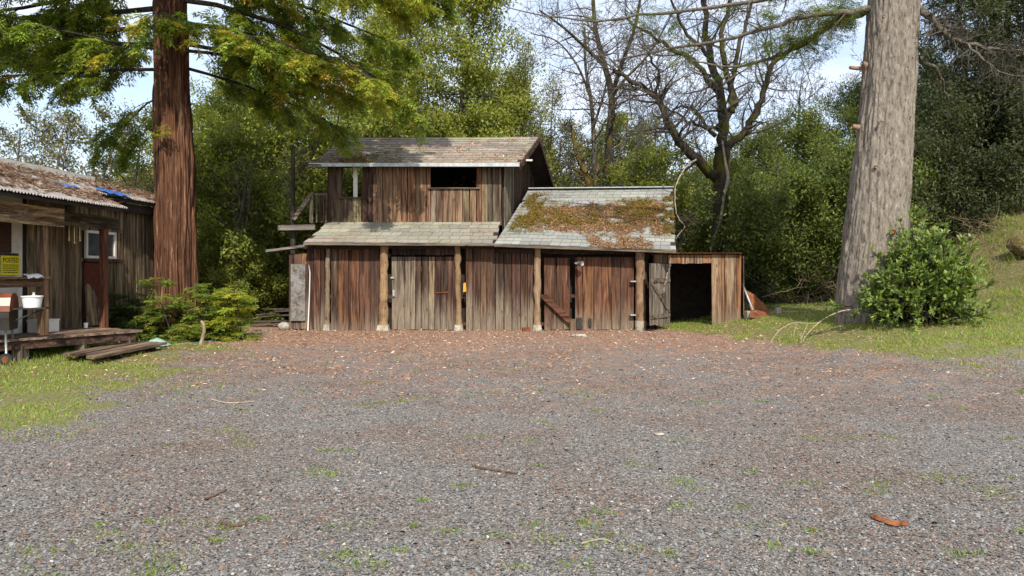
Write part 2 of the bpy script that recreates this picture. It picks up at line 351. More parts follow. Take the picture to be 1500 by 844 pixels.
tag(link('ground', mesh_np('ground', np.stack([GX, GY, GZ], -1).reshape(-1, 3), GF, gc, True), M['ground']), kind='structure')

# loose stones of the gravel: real pebbles where the photograph lets one see them
def pebbles(n):
    r = np.random.default_rng(21); Y = 1.0 / r.uniform(1 / 13.5, 1 / 3.0, n); X = r.uniform(-0.78, 0.78, n) * Y
    k = (grass_zone(X, Y) < 0.5) | (r.random(n) < 0.15); X, Y = X[k], Y[k]; n = len(X)
    R = 0.0045 + 0.0055 * r.random(n) ** 2 + (r.random(n) < 0.03) * 0.010 * r.random(n); R *= np.where(Y > 8, 1.25, 1)
    o = np.array([[1,0,0],[0,1,0],[-1,0,0],[0,-1,0],[0,0,1],[0,0,-1]], float)
    V = o[None] * (0.65 + 0.7 * r.random((n, 6, 1))); V[:, :, 2] *= 0.6
    a = r.random(n) * 6.28; ca, sa = np.cos(a)[:, None], np.sin(a)[:, None]
    tl = r.normal(0, 0.35, (n, 2)); x = V[:, :, 0] * ca - V[:, :, 1] * sa; y = V[:, :, 0] * sa + V[:, :, 1] * ca; z = V[:, :, 2] + x * tl[:, :1] + y * tl[:, 1:]
    V = np.stack([x, y, z], -1) * (R * 1.25)[:, None, None] + np.stack([X, Y, gh(X, Y) + R * 0.28], -1)[:, None]
    V = V[:, :5]; f = np.array([[0,1,4],[1,2,4],[2,3,4],[3,0,4]])
    F = (np.arange(n) * 5)[:, None, None] + f[None]
    pal = np.array([[.145,.145,.14],[.20,.20,.192],[.265,.262,.25],[.095,.096,.094],[.215,.18,.15],[.155,.118,.09],[.34,.33,.31],[.52,.50,.47],[.25,.145,.09]])
    ci = r.choice(len(pal), n, p=[.27,.25,.13,.13,.1,.06,.025,.005,.03]); c = pal[ci] * (0.85 + 0.3 * r.random((n, 1)))
    return mesh_np('gravel', V.reshape(-1, 3), F.reshape(-1, 3), np.repeat(c, 5, axis=0))
tag(link('gravel', pebbles(95000), M['vcol']), kind='stuff')

def flat_leaves(name, X, Y, zf, L, W, pal, r, lift=0.006, tilt=0.25):
    n = len(X); a = r.random(n) * 6.28
    D = np.stack([np.cos(a), np.sin(a), r.normal(0, tilt, n)], -1); C = np.stack([X, Y, zf + lift + 0.01 * r.random(n)], -1)
    V, F = leaves(C, D, L, W, r, up=np.array([[0, 0, 1.]]))
    c = pal[r.integers(0, len(pal), n)] * (0.65 + 0.7 * r.random((n, 1)))
    return mesh_np(name, V, F, rep4(c))
RUST = np.array([[.32,.145,.07],[.25,.11,.06],[.42,.24,.14],[.54,.38,.26],[.19,.09,.055],[.40,.19,.09],[.62,.49,.38]])
def litter():
    r = np.random.default_rng(5); n = 190000
    Y = np.concatenate([r.uniform(9, 20.2, n), 1 / r.uniform(1 / 14, 1 / 3.0, n // 3)]); X = np.concatenate([r.uniform(-11, 16, n), r.uniform(-.75, .75, n // 3) * Y[n:]])
    pr = litter_zone(X, Y) * 0.8 * sm(0.3, 0.6, fbm(X * 1.1, Y * 1.1, 0, 31) + 0.2 * litter_zone(X, Y)) + 0.8 * sm(0.58, 0.70, fbm(X * 0.9, Y * 1.6, 0, 17)) * sm(2.5, 9, Y) + 0.035 + .45 * sm(8.5, 10.5, X) * sm(.48, .6, fbm(X * 1.2, Y * 1.2, 0, 57))
    k = (r.random(len(X)) < pr * np.where(np.arange(len(X)) < n, 0.42, 0.5)); X, Y = X[k], Y[k]
    k = ~((Y > 19.95) & (X > -5.8) & (X < 3.9)); X, Y = X[k], Y[k]; n = len(X)
    s = 0.55 + 0.45 * sm(6, 16, Y)
    return flat_leaves('leaf_litter', X, Y, gh(X, Y), (0.04 + 0.07 * r.random(n)) * s, (0.005 + 0.026 * r.random(n) ** 2 * sm(3, 12, Y)) * s, np.where(True, RUST, RUST), r)
tag(link('leaf_litter', litter(), M['dry']), kind='stuff')

def blades(name, X, Y, H, r, pal, w=0.008, lean=0.55):
    n = len(X); D = np.stack([r.normal(0, lean, n), r.normal(0, lean, n), np.ones(n)], -1)
    C = np.stack([X, Y, gh(X, Y) - 0.005], -1); V, F = leaves(C, D, H, w * (0.6 + 0.9 * r.random(n)), r)
    c = pal[r.integers(0, len(pal), n)] * (0.7 + 0.6 * r.random((n, 1)))
    return mesh_np(name, V, F, rep4(c))
GRASS = np.array([[.20,.31,.04],[.25,.35,.05],[.16,.25,.035],[.31,.34,.08],[.40,.34,.18],[.23,.33,.045],[.28,.34,.055]])
def grass():
    r = np.random.default_rng(8); n = 300000
    X = np.concatenate([r.uniform(-11.5, -3.5, n // 3), r.uniform(3, 17, 2 * n // 3)]); Y = np.concatenate([r.uniform(6, 17.5, n // 3), r.uniform(9.5, 24, 2 * n // 3)])
    p = grass_zone(X, Y) ** 1.5 * sm(0.34, 0.60, fbm(X * 1.3, Y * 1.3, 0, 41)) * (1 - .45 * sm(9.3, 11, X)); k = r.random(len(X)) < p; X, Y = X[k], Y[k]; n = len(X)
    H = (1 + .9 * (r.random(n) < .05)) * (0.025 + 0.06 * r.random(n)) * (1 + 1.1 * ((X < -8.0) & (Y > 12.3)) + 2.2 * sm(9.5, 12, X)) * (0.6 + 0.9 * fbm(X * 2, Y * 2, 0, 44))
    return blades('grass', X, Y, H * np.where(X < 0, .72, 1), r, GRASS, 0.010)
tag(link('grass', grass(), M['leaf']), kind='stuff')
def weeds():
    r = np.random.default_rng(18); T = []
    px = [(612,583),(690,579),(1000,703),(1085,742),(188,800),(240,815),(330,632),(560,590),(720,575),(655,778),(540,830),(520,815),(840,575),(880,572),(1030,590),(380,758),(310,765),(60,806),(150,780),(310,541),(350,640),(590,525),(745,542),(790,572),(1005,645),(1100,690),(1190,640),(1240,640),(1370,700),(1120,770),(840,828),(1450,720),(700,640),(470,690),(930,680),(1298,708),(90,640),(540,560),(1300,640)]
    for a, b in px:
        Y = EYE * FPX / (b - HY); T.append((float(P(a, b, Y)[0]), Y, r.uniform(0.04, 0.16)))
    for _ in range(90):
        Y = 1 / r.uniform(1 / 15, 1 / 3.3); T.append((r.uniform(-.72, .72) * Y, Y, r.uniform(0.02, 0.09)))
    X, Y = [], []
    for x, y, s in T:
        m = int(34 + 520 * s); X.append(r.normal(x, s * 0.9, m)); Y.append(r.normal(y, s * 0.6, m))
    X, Y = np.concatenate(X), np.concatenate(Y); n = len(X)
    return blades('weeds', X, Y, 0.014 + 0.028 * r.random(n), r, np.array([[.16,.27,.035],[.20,.30,.04],[.12,.21,.035],[.28,.28,.07]]), 0.0075, 1.0)
tag(link('weeds', weeds(), M['leaf']), kind='stuff')

# ------------------------------------------------------------------ barn
BARN = thing('barn', 'weathered redwood plank barn with an upper storey and mossy shingle roofs behind the gravel yard', 'barn', (-0.9, 20, 0))
SK = np.array([0.28, 1.0, 0]); SK = SK / np.linalg.norm(SK)
RED, ORA, BRO, GRY, TAN, DRK, DRD = (.138,.068,.038), (.20,.094,.046), (.10,.058,.037), (.20,.165,.12), (.235,.165,.10), (.038,.027,.021), (.083,.042,.029)
PR = np.random.default_rng(11)
def vary(c, a=0.22):
    k = 1 + PR.uniform(-a, a); return tuple(max(0.005, q * k * (1 + PR.uniform(-.06, .06))) for q in c)
def plank(parent, p0, u, n, w, z0, z1, tint, al=0.0, th=0.025, name='plank', mat='wood', rag=0.012, zs=0.0):
    """upright plank: p0 (x,y) its left foot, u along the wall, n outward, ragged ends, slight warp"""
    u = np.array(u, float); n = np.array(n, float); jit = PR.uniform(0, 0.020); g = 0.003 + PR.uniform(0, 1) ** 3 * 0.012; b = MB()
    xl, xr = g, w - g; tl = PR.normal(0, 0.006); zb0, zb1 = z0 + PR.uniform(-rag, rag), z0 + PR.uniform(-rag, rag); zt0, zt1 = z1, z1 + zs
    def q(x, d, z): return np.array([p0[0] + u[0]*x + n[0]*d, p0[1] + u[1]*x + n[1]*d, z])
    e = min(0.006, w * 0.1); F = jit + th; V = []
    for z, l, r in ((zb0, 0, 0), ((z0+z1)/2, PR.normal(0, .003), PR.normal(0, .003)), (zt0, tl, tl)):
        zz = z; V += [q(xl+l, jit, zz), q(xl+l, F-e, zz), q(xl+l+e, F, zz), q(xr+r-e, F, zz + (zs if z == zt0 else 0)), q(xr+r, F-e, zz + (zs if z == zt0 else 0)), q(xr+r, jit, zz + (zs if z == zt0 else 0))]
    f = [tuple(range(6))[::-1], tuple(range(12, 18))]
    for k in (0, 6):
        for i in range(6):
            j = (i + 1) % 6; f.append((k+i, k+j, k+6+j, k+6+i))
    b.add(V, f); return b.build(name, M[mat], parent, color=(*tint, al))
FX, FN = (1, 0, 0), (0, -1, 0)
def X20(px, Y=20.0): return (px - CX) / FPX * Y
# --- lower front wall
lower = MB(); YF = 20.0
lower.box(X20(448), X20(572), YF+.03, YF+.10, 2.02, 2.14); lower.box(X20(450), X20(950), YF+.031, YF+.101, 0.9, 1.0); lower.box(X20(450), X20(950), YF+.03, YF+.10, 0.12, 0.22)
wall = lower.build('wall', M['wood_x'], BARN, color=BRO)
def run(parent, px0, px1, wpx, z0, z1, cols, al, Y=YF, skip=(), zs=0.0, th=0.025):
    x = px0
    while x < px1 - 1:
        w = min(wpx * PR.uniform(0.75, 1.3), px1 - x)
        if px1 - x - w < wpx * 0.4: w = px1 - x
        c = vary(cols[PR.integers(0, len(cols))]); plank(parent, (X20(x, Y), Y), FX, FN, (w) / FPX * Y, z0, z1, c, al + PR.uniform(-.38, .38), zs=zs, th=th); x += w
run(wall, 450, 476, 12, 0.0, 2.36, [BRO, RED, DRD], 0.35)
run(wall, 485, 556, 12.5, 0.0, 2.36, [ORA, RED, ORA, BRO], 0.52)
run(wall, 574, 668, 14, 2.1, 2.34, [DRK, DRD], -1.0)
run(wall, 682, 782, 11, 0.0, 2.32, [DRD, RED, BRO, BRO, RED], 0.8)
run(wall, 796, 928, 12, 2.12, 2.3, [DRK, DRD], -1.0)
# doors of the lower storey
def door(px0, px1, wpx, z1, cols, al, label, lean=0.0, tints=None):
    b = MB(); b.box(X20(px0)+.05, X20(px1)-.05, YF+.002, YF+.028, 0.35, 0.47); b.box(X20(px0)+.05, X20(px1)-.05, YF+.002, YF+.028, z1-.4, z1-.28)
    d = b.build('door', M['wood_x'], BARN, color=BRO); d['label'] = label
    x = px0; i = 0
    while x < px1 - 2:
        w = min(wpx * PR.uniform(.8, 1.25), px1 - x)
        if px1 - x - w < wpx * .45: w = px1 - x
        f = (x - px0) / (px1 - px0); c = cols(f); plank(d, (X20(x), YF - .012), FX, FN, w / FPX * YF, 0.0 + .02, z1, vary(c), al(f)); x += w
    return d
d1 = door(574, 668, 8.2, 2.05, lambda f: GRY if f < .35 else TAN if PR.random() < .2 else DRD if f > .55 else BRO, lambda f: 1.3 - 0.85 * f, 'wide silvery grey plank door between two log posts')
MB().bar(P(639,429,19.95), P(656,428,19.95), .05, .03).build('hinge', M['rust'], d1)
MB().box(X20(573), X20(578), 19.91, 19.945, 1.45, 1.49).box(X20(576), X20(579), 19.90, 19.945, 0.95, 1.13).build('latch', M['zinc'], d1)
d2 = door(797, 835, 10, 2.02, lambda f: RED if PR.random() < .6 else BRO, lambda f: 0.2, 'narrow red brown plank door left of the black gap')
d3 = door(842, 928, 13.5, 2.04, lambda f: RED if PR.random() < .55 else ORA if PR.random() < .5 else BRO, lambda f: 0.4, 'wide red brown plank door right of the black gap')
MB().box(X20(844), X20(852), 19.88, 19.93, 0.05, 0.36).box(X20(862), X20(866), 19.88, 19.93, 0.12, 0.34).build('drop_bolt', M['iron'], d3)
for z in (1.35, 0.42): MB().box(X20(922), X20(930), 19.80, 19.93, z, z+.035).build('hinge', M['zinc'], d3)
b = MB().bar(P(797,434,19.86), P(838,473,19.86), .17, .035, (0, 1, 0)); b.build('prop_board', M['wood_x'], BARN, color=(.15,.062,.032))
MB().box(X20(834), X20(842), 19.84, 19.92, 0.0, 0.32).build('bolt_block', M['wood'], BARN, color=(*TAN, -1))
# log posts and footings
def post(pxb, pxt, w, z1, col, foot=True, Y=19.84):
    xb, xt = X20(pxb, Y), X20(pxt, Y); r = w / 2 / FPX * Y; m = 14; zz = np.linspace(0.12 if foot else -.05, z1, m)
    pts = [(xb + (xt-xb)*k/(m-1) + PR.normal(0, .006), Y + PR.normal(0, .006), zz[k]) for k in range(m)]
    o = MB().tube(pts, [r * (1 + PR.normal(0, .085)) * (1.04 - .1 * k / m) for k in range(m)], 12).build('post', M['log'], BARN, True, col)
    if foot:
        f = MB(); h = .17
        f.hexa([(xb-r*1.45, Y-r*1.4, -.06), (xb+r*1.5, Y-r*1.4, -.06), (xb+r*1.5, Y+.12, -.06), (xb-r*1.45, Y+.12, -.06), (xb-r*1.1, Y-r*1.1, h), (xb+r*1.15, Y-r*1.1, h-.02), (xb+r*1.15, Y+.1, h), (xb-r*1.1, Y+.1, h)])
        f.build('footing', M['concrete'], o)
    return o
post(561.5, 562.5, 13, 2.34, (.34,.23,.125)); post(672, 670, 9.5, 2.33, (.28,.195,.11)); post(787, 787.5, 10, 2.32, (.33,.235,.145))
o = post(938, 938, 14, 2.2, (.33,.22,.14), False)
MB().tube([(X20(938, 19.84), 19.84, -.05), (X20(938, 19.84), 19.84, .28)], .155, 14).build('footing', M['concrete'], o)
post(479, 480.5, 7, 2.3, (.24,.185,.12), True, 19.93)
# eave beam and rafter tails
e = MB().box(X20(440), X20(728), 19.86, 19.97, 2.27, 2.40).box(X20(728)+.01, X20(960), 19.86, 19.97, 2.16, 2.27); e.build('eave_beam', M['dark_inside'], BARN)
# near-black backing sheets standing in for interior darkness, floors, side and back walls
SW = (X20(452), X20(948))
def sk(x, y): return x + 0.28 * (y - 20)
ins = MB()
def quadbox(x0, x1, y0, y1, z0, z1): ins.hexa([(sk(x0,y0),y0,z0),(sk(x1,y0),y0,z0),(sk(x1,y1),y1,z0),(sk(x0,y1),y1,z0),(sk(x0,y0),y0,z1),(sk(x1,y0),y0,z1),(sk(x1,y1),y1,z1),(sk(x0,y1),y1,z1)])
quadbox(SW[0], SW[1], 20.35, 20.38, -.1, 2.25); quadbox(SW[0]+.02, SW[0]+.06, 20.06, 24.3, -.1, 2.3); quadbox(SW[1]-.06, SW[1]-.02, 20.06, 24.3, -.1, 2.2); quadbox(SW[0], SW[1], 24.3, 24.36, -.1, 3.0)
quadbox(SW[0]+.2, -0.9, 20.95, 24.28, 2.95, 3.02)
ins.build('dark_backing', M['dark_inside'], BARN)
# side cladding (left)
sl = MB(); sl.box(-5.72, -5.66, 20.02, 20.1, 0, 2.3); sl = sl.build('side_wall', M['wood_x'], BARN, color=BRO)
for k in range(17):
    y = 20.05 + k * .25; plank(sl, (sk(SW[0], y) - .02, y), SK, (-1, .28, 0), .25, 0, 2.3, vary(BRO), .4)
# --- upper storey
YU = 20.9; ZU0, ZU1 = 2.98, 4.86
up = MB(); up.box(X20(484,YU), X20(734,YU), YU+.03, YU+.09, 3.02, 3.1); up.box(X20(545,YU), X20(630,YU), YU+.03, YU+.09, 3.75, 3.83); up.box(X20(484,YU), X20(734,YU), YU+.03, YU+.09, 4.72, 4.82)
uw = up.build('upper_wall', M['wood_x'], BARN, color=BRO)
def zU(py): return EYE + (HY - py) / FPX * YU
def urun(px0, px1, wpx, zb, zt, cols, al=-9): run(uw, px0, px1, wpx, zb, zt, cols, al, YU)
urun(480, 503, 11, ZU0, ZU1, [BRO, (.13,.09,.055)])
urun(503, 530, 12, ZU0, zU(291), [(.34,.26,.155), (.38,.29,.17), TAN])
urun(530, 546, 8, ZU0, ZU1, [BRO, DRD])
urun(546, 588, 13, ZU0, ZU1, [(.24,.145,.088), (.25,.165,.10), (.215,.13,.078)])
urun(588, 631, 8.5, ZU0, ZU1, [(.25,.13,.068), (.22,.12,.065), (.26,.15,.085)])
urun(631, 698, 8.5, ZU0, zU(276.5), [(.22,.16,.105), (.24,.16,.092), (.20,.125,.075), (.22,.175,.125), (.22,.118,.06)])
urun(698, 735, 8.5, ZU0, ZU1, [(.20,.15,.105), (.23,.122,.065), (.23,.155,.094), (.22,.115,.06)])
urun(503, 530, 12, zU(246), ZU1, [DRD]); urun(631, 698, 9, zU(246), ZU1, [DRD, BRO])
MB().box(X20(627,YU), X20(703,YU), YU-.10, YU+.12, zU(277), zU(275.3)).build('window_sill', M['wood_x'], BARN, color=GRY)
MB().box(X20(496,YU), X20(534,YU), YU-.10, YU+.12, zU(291.5), zU(289.3)).build('window_sill', M['wood_x'], BARN, color=BRO)
b = MB().box(X20(517,YU), X20(523,YU), YU+.05, YU+.13, ZU0+.1, ZU1); b.build('inner_post', M['white'], BARN)
MB().box(X20(502,YU), X20(531,YU), YU+.14, YU+.17, zU(268.6), zU(267)).build('inner_rail', M['dark_inside'], BARN)
ins2 = MB(); ins = ins2   # rooms behind the dark upper window; the left bay stays open at the back
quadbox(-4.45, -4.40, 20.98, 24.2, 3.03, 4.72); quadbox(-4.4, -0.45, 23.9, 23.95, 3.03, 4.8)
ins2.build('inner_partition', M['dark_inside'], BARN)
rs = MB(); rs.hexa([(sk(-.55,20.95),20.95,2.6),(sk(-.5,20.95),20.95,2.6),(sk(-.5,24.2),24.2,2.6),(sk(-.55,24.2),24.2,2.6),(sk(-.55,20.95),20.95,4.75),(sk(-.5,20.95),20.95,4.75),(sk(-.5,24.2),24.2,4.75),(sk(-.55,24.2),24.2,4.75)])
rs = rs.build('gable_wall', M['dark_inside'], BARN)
for k in range(13):
    y = 20.93 + k * .26; h = 4.74 + max(0, min(y + .13 - 20.93, 24.4 - y)) * .5
    plank(rs, (sk(-.5, y), y), SK, (.96, -.27, 0), .262, 2.2, h, vary((.23,.19,.14) if k < 4 else BRO), -9)
# --- roofs with shingle strips
def lerp(a, b, t): return np.array(a) * (1 - t) + np.array(b) * t
def strip_mesh(r, u0, u1, v0, v1, f, th=0.014):
    """one three tab shingle strip; f(u, v, lift) gives the point on the roof"""
    b = MB(); n = 3
    for k in range(n):
        a0, a1 = u0 + (u1-u0)*k/n + .006*(u1-u0), u0 + (u1-u0)*(k+1)/n - .006*(u1-u0); dv = (v1 - v0) * r.normal(0, .05); l0, l1 = th + r.uniform(.004, .016), th + r.uniform(.004, .016)
        lo, hi = v0 + dv, v1 + (v1 - v0) * .12
        b.hexa([f(a0, lo, .002), f(a1, lo, .002), f(a1, hi, .001), f(a0, hi, .001), f(a0, lo, l0), f(a1, lo, l1), f(a1, hi, .006), f(a0, hi, .006)])
    return b
def roof(A, B, C, D, ncourse, nstrip, tints, base_mat, r, thick=0.07, sag=0.03, label=None):
    A, B, C, D = map(np.array, (A, B, C, D)); nrm = unit(np.cross(B - A, D - A))
    def f(u, v, l):
        return lerp(lerp(A, B, u), lerp(D, C, u), v) + nrm * (l + sag * (fbm(u * 3, v * 2, 0, 50) - .5) - sag * math.sin(v * 3.1) * .6)
    V, F, m, k = [], [], 16, 10
    for lay in (0, -thick):
        for j in range(k + 1):
            for i in range(m + 1): V.append(f(i / m, j / k, lay))
    o = (m + 1) * (k + 1)
    for j in range(k):
        for i in range(m):
            a = j*(m+1)+i; F.append((a, a+1, a+m+2, a+m+1)); F.append((o+a+m+1, o+a+m+2, o+a+1, o+a))
    ring = [i for i in range(m+1)] + [j*(m+1)+m for j in range(1, k+1)] + [k*(m+1)+i for i in range(m-1, -1, -1)] + [j*(m+1) for j in range(k-1, 0, -1)]
    for i in range(len(ring)):
        a, c = ring[i], ring[(i+1) % len(ring)]; F.append((a, o+a, o+c, c))
    ro = MB().add(V, F).build('roof', base_mat, BARN)
    if label: ro['label'] = label
    for i in range(ncourse):
        off = r.uniform(0, 1) if i % 2 else r.uniform(0, .3); w = 1 / nstrip; u = -off * w
        while u < 1 - .02:
            a, c = max(0, u), min(1, u + w)
            if c - a > .03: strip_mesh(r, a, c, i / ncourse, (i + 1) / ncourse, f).build('shingle', M['shingle'], ro, color=vary(tints[r.integers(0, len(tints))], .16))
            u += w
    return ro, f
SHG, SHB, SHT = [(.265,.27,.245), (.29,.295,.27), (.245,.25,.23)], [(.27,.235,.185), (.24,.205,.165), (.30,.265,.21)], [(.27,.255,.205), (.245,.235,.19), (.30,.28,.225)]
rr = np.random.default_rng(31)
eu = 20.42; A = P(452, 241, eu); B = P(760, 243.5, eu); C = P(789, 202, 22.6); D = P(506, 201, 22.6); A[2] = B[2] = 4.68; C[2] = D[2] = 5.87
r1, fU = roof(A, B, C, D, 12, 6.5, SHB, M['dark_inside'], rr, label='upper gabled roof of brown shingles')
bk = MB(); Cb = C + SK * 2.25 + np.array([-.02, 0, -1.28]); Db = D + SK * 2.25 + np.array([0, 0, -1.28]); z = np.array([0, 0, -.06]); up3 = np.array([0, 0, .012])
bk.hexa([D+z, C+z, Cb+z, Db+z, D+up3, C+up3, Cb, Db]); bk.build('back_slope', M['dark_inside'], r1)
MB().bar(A + [0,-.02,.0], B + [.02,-.02,.0], .03, .10).build('drip_edge', M['zinc'], r1)
MB().bar(B + [.03,.0,-.05], C + [.03,0,-.05], .045, .16).bar(C + [.03,0.03,-.05], Cb + [.03,0,-.05], .045, .16).build('barge_board', M['wood_y'], r1, color=BRO)
MB().bar(P(768,235,21.0), P(779,235,21.1), .09, .05).build('rafter_end', M['white'], r1)
for k in range(4):
    a = A + np.array([-.25 + .13 * k, -.02 + .16 * k, .0 + .075 * k]); MB().bar(a, a + np.array([.62 - .1 * k, 0, -.01]), .16, .03).build('roof_board', M['wood_x'], r1, color=vary(GRY))
A = P(445, 354.5, 19.55); B = P(727, 357, 19.55); C = P(733, 325, 20.92); D = P(480, 324, 20.92)
A[2] = 2.43; B[2] = 2.40; C[2] = D[2] = 3.10
r2, fL = roof(A, B, C, D, 6, 6, SHT, M['dark_inside'], rr, label='low roof strip of pale shingles under the upper wall')
MB().bar(A + [0,-.02,-.03], B + [0,-.02,-.03], .03, .07).build('drip_edge', M['wood_x'], r2, color=GRY)
A = P(724, 358, 19.52); B = P(990, 367, 19.52); C = P(985, 276, 23.0); D = P(774, 278, 23.0); 
r3, fR = roof(A, B, C, D, 18, 6, SHG, M['dark_inside'], rr, sag=.05, label='grey green shingle roof covered in moss and fallen leaves')
bk = MB(); Cb = C + SK * 2.6 + np.array([0, 0, -1.5]); Db = D + SK * 2.6 + np.array([0, 0, -1.5]); bk.hexa([D+z, C+z, Cb+z, Db+z, D+up3, C+up3, Cb, Db]); bk.build('back_slope', M['dark_inside'], r3)
MB().bar(D + [0, -.03, .035], C + [.02, -.03, .035], .22, .03).build('ridge_cap', M['zinc'], r3)
MB().bar(A + [0,-.02,-.03], B + [0,-.02,-.035], .03, .07).build('drip_edge', M['wood_x'], r3, color=GRY)
gx = MB(); gx.hexa([(sk(3.75,20.1),20.1,2.0),(sk(3.8,20.1),20.1,2.0),(sk(3.8,24.3),24.3,2.0),(sk(3.75,24.3),24.3,2.0),(sk(3.75,20.1),20.1,2.5),(sk(3.8,20.1),20.1,2.5),(sk(3.8,23.0),23.0,4.1),(sk(3.75,23.0),23.0,4.1)]); gx.build('gable_infill', M['dark_inside'], BARN)
# moss and leaf drifts lying on the shingles
def roof_litter(name, f, n, dens, pal, L, W, r, lift, mat):
    u, v = r.random(n), r.random(n); k = r.random(n) < dens(u, v); u, v = u[k], v[k]; n = len(u)
    C = np.array([f(a, b, lift * r.random() + .014) for a, b in zip(u, v)]); D = r.normal(size=(n, 3)); D[:, 2] = D[:, 2] * .35 + D[:, 1] * .3
    V, F = leaves(C, D, L * (.5 + r.random(n)), W * (.4 + r.random(n)), r, up=np.array([[0, -.5, 1.]]))
    return tag(link(name, mesh_np(name, V, F, rep4(pal[r.integers(0, len(pal), n)] * (.6 + .8 * r.random((n, 1))))), mat), kind='stuff')
MOSS = np.array([[.16,.12,.016],[.20,.13,.02],[.14,.10,.018],[.20,.11,.025],[.11,.115,.018]])
def dR(u, v):
    n = fbm(u * 14, v * 9, 0, 61, 4)
    band = sm(.04, .16, u) * sm(1.02, .9, u) * sm(.16, .3, v) * sm(.78, .62, v + .1 * (.5 - u))
    low = sm(.45, .55, u) * sm(.98, .8, u) * sm(.33, .02, v) * 1.1
    return np.clip(sm(.46, .60, n + .19 * np.maximum(band, low) - .12 * (1 - np.maximum(band, low))), 0, 1) * np.clip(band + low, 0, 1)
def mR(u, v):
    n = fbm(u * 15, v * 11, 1.7, 71, 4); a = sm(.62, .72, u) * sm(.45, .55, v) * sm(.86, .78, v - .1 * (u - .8)); a2 = sm(.9, .97, u) * sm(.1, .3, v) * sm(.8, .7, v); c = sm(.01, .06, u) * sm(.22, .1, u) * sm(.15, .3, v) * sm(.98, .8, v); m = sm(.12, .2, u) * sm(.65, .5, u) * sm(.3, .4, v) * sm(.62, .5, v) * .55
    return np.clip(sm(.40, .54, n) * np.clip(a + a2 + c + m + .18 * sm(.1, .25, u) * sm(.25, .4, v) * sm(.8, .65, v), 0, 1) * 1.2, 0, 1)
LIT = np.array([[.26,.13,.06],[.32,.18,.095],[.36,.235,.14],[.20,.10,.05],[.24,.125,.06],[.17,.12,.03]])
roof_litter('roof_leaf_litter', fR, 70000, dR, LIT, .055, .03, rr, .035, M['dry'])
roof_litter('roof_moss', fR, 60000, mR, MOSS, .045, .032, rr, .075, M['dry'])
roof_litter('roof_moss', fU, 22000, lambda u, v: sm(.08, .12, u) * sm(.31, .26, u) * sm(.40, .3, v + .2 * abs(0)) * sm(.3, .5, fbm(u*20, v*6, 0, 77)) + .35 * sm(.33, .36, u) * sm(.47, .4, u) * sm(.22, .12, v), np.concatenate([MOSS, MOSS, RUST[:2]]), .06, .035, rr, .05, M['dry'])
roof_litter('roof_leaf_litter', fU, 16000, lambda u, v: .5 * sm(.53, .68, fbm(u*9, v*3, 0, 83)) + .02, RUST, .09, .02, rr, .02, M['dry'])
# --- left end: balcony remains, sloping board, grey sheet, pipe
bal = MB(); bal.bar(P(456,283,20.7), P(456,327,20.7), .11, .09, (0,1,0)); bal.build('balcony_post', M['wood'], BARN, color=(*GRY, -9))
MB().bar(P(461,285,20.7), P(479,285,20.7), .05, .07).build('balcony_rail', M['wood_x'], BARN, color=GRY)
for px, c in ((464, GRY), (470, BRO), (474, BRO), (478, GRY)): MB().bar(P(px,286,20.72), P(px,326,20.72), .04 if px != 470 else .1, .03, (0,1,0)).build('baluster', M['wood'], BARN, color=(*c, -9))
MB().bar(P(430,322,20.6), P(454,287,20.6), .12, .07, (0,1,0)).build('brace', M['wood_x'], BARN, color=GRY)
MB().bar(P(408,334,20.5), P(462,333,20.5), .13, .15).build('beam', M['wood_x'], BARN, color=(.2,.18,.155))
MB().bar(P(394,368,20.1), P(450,361,20.1), .55, .06).build('lean_to_board', M['wood_x'], BARN, color=(.27,.25,.225))
for a, c, w in ((423, DRD, 6), (429, BRO, 12), (441, ORA, 9)): plank(wall, (X20(a), 20.03), FX, FN, w / 52.5, 0.05, 2.14, vary(c), .3)
MB().box(X20(427), X20(448), 19.93, 19.955, .27, 1.85).build('metal_sheet', M['grey_metal'], BARN)
MB().box(X20(449), X20(452.5), 19.93, 19.96, .0, 1.85).build('trim_board', M['wood'], BARN, color=(*BRO, .8))
MB().tube([P(452.3,388,19.87), P(454,400,19.87), P(453.3,430,19.86), P(451,486,19.84)], .017, 8).build('drain_pipe', M['white'], BARN, True)
MB().hexa([(X20(484),19.9,.0),(X20(474),19.9,.0),(X20(474),19.97,0),(X20(484),19.97,0),(X20(484),19.9,.05),(X20(474),19.9,.05),(X20(474),19.97,.05),(X20(484),19.97,.05)]).build('footing', M['concrete'], BARN)
lamp = MB().box(X20(840), X20(845), 19.84, 19.9, 1.86, 1.9).build('lamp_bracket', M['iron'], BARN)
MB().tube([P(843,386,19.8), P(848,386,19.7), P(852.5,386,19.62)], [.02, .055, .075], 12).build('lamp_head', M['zinc'], lamp, True)
tg = MB(); tg.hexa([P(678.5,428,19.86)+[0,0,0], P(683,427,19.86), P(683,427,19.88), P(678.5,428,19.88), P(679,415,19.86), P(682,414,19.86), P(682,414,19.88), P(679,415,19.88)]); tg.build('hanging_tag', M['orange'], BARN)
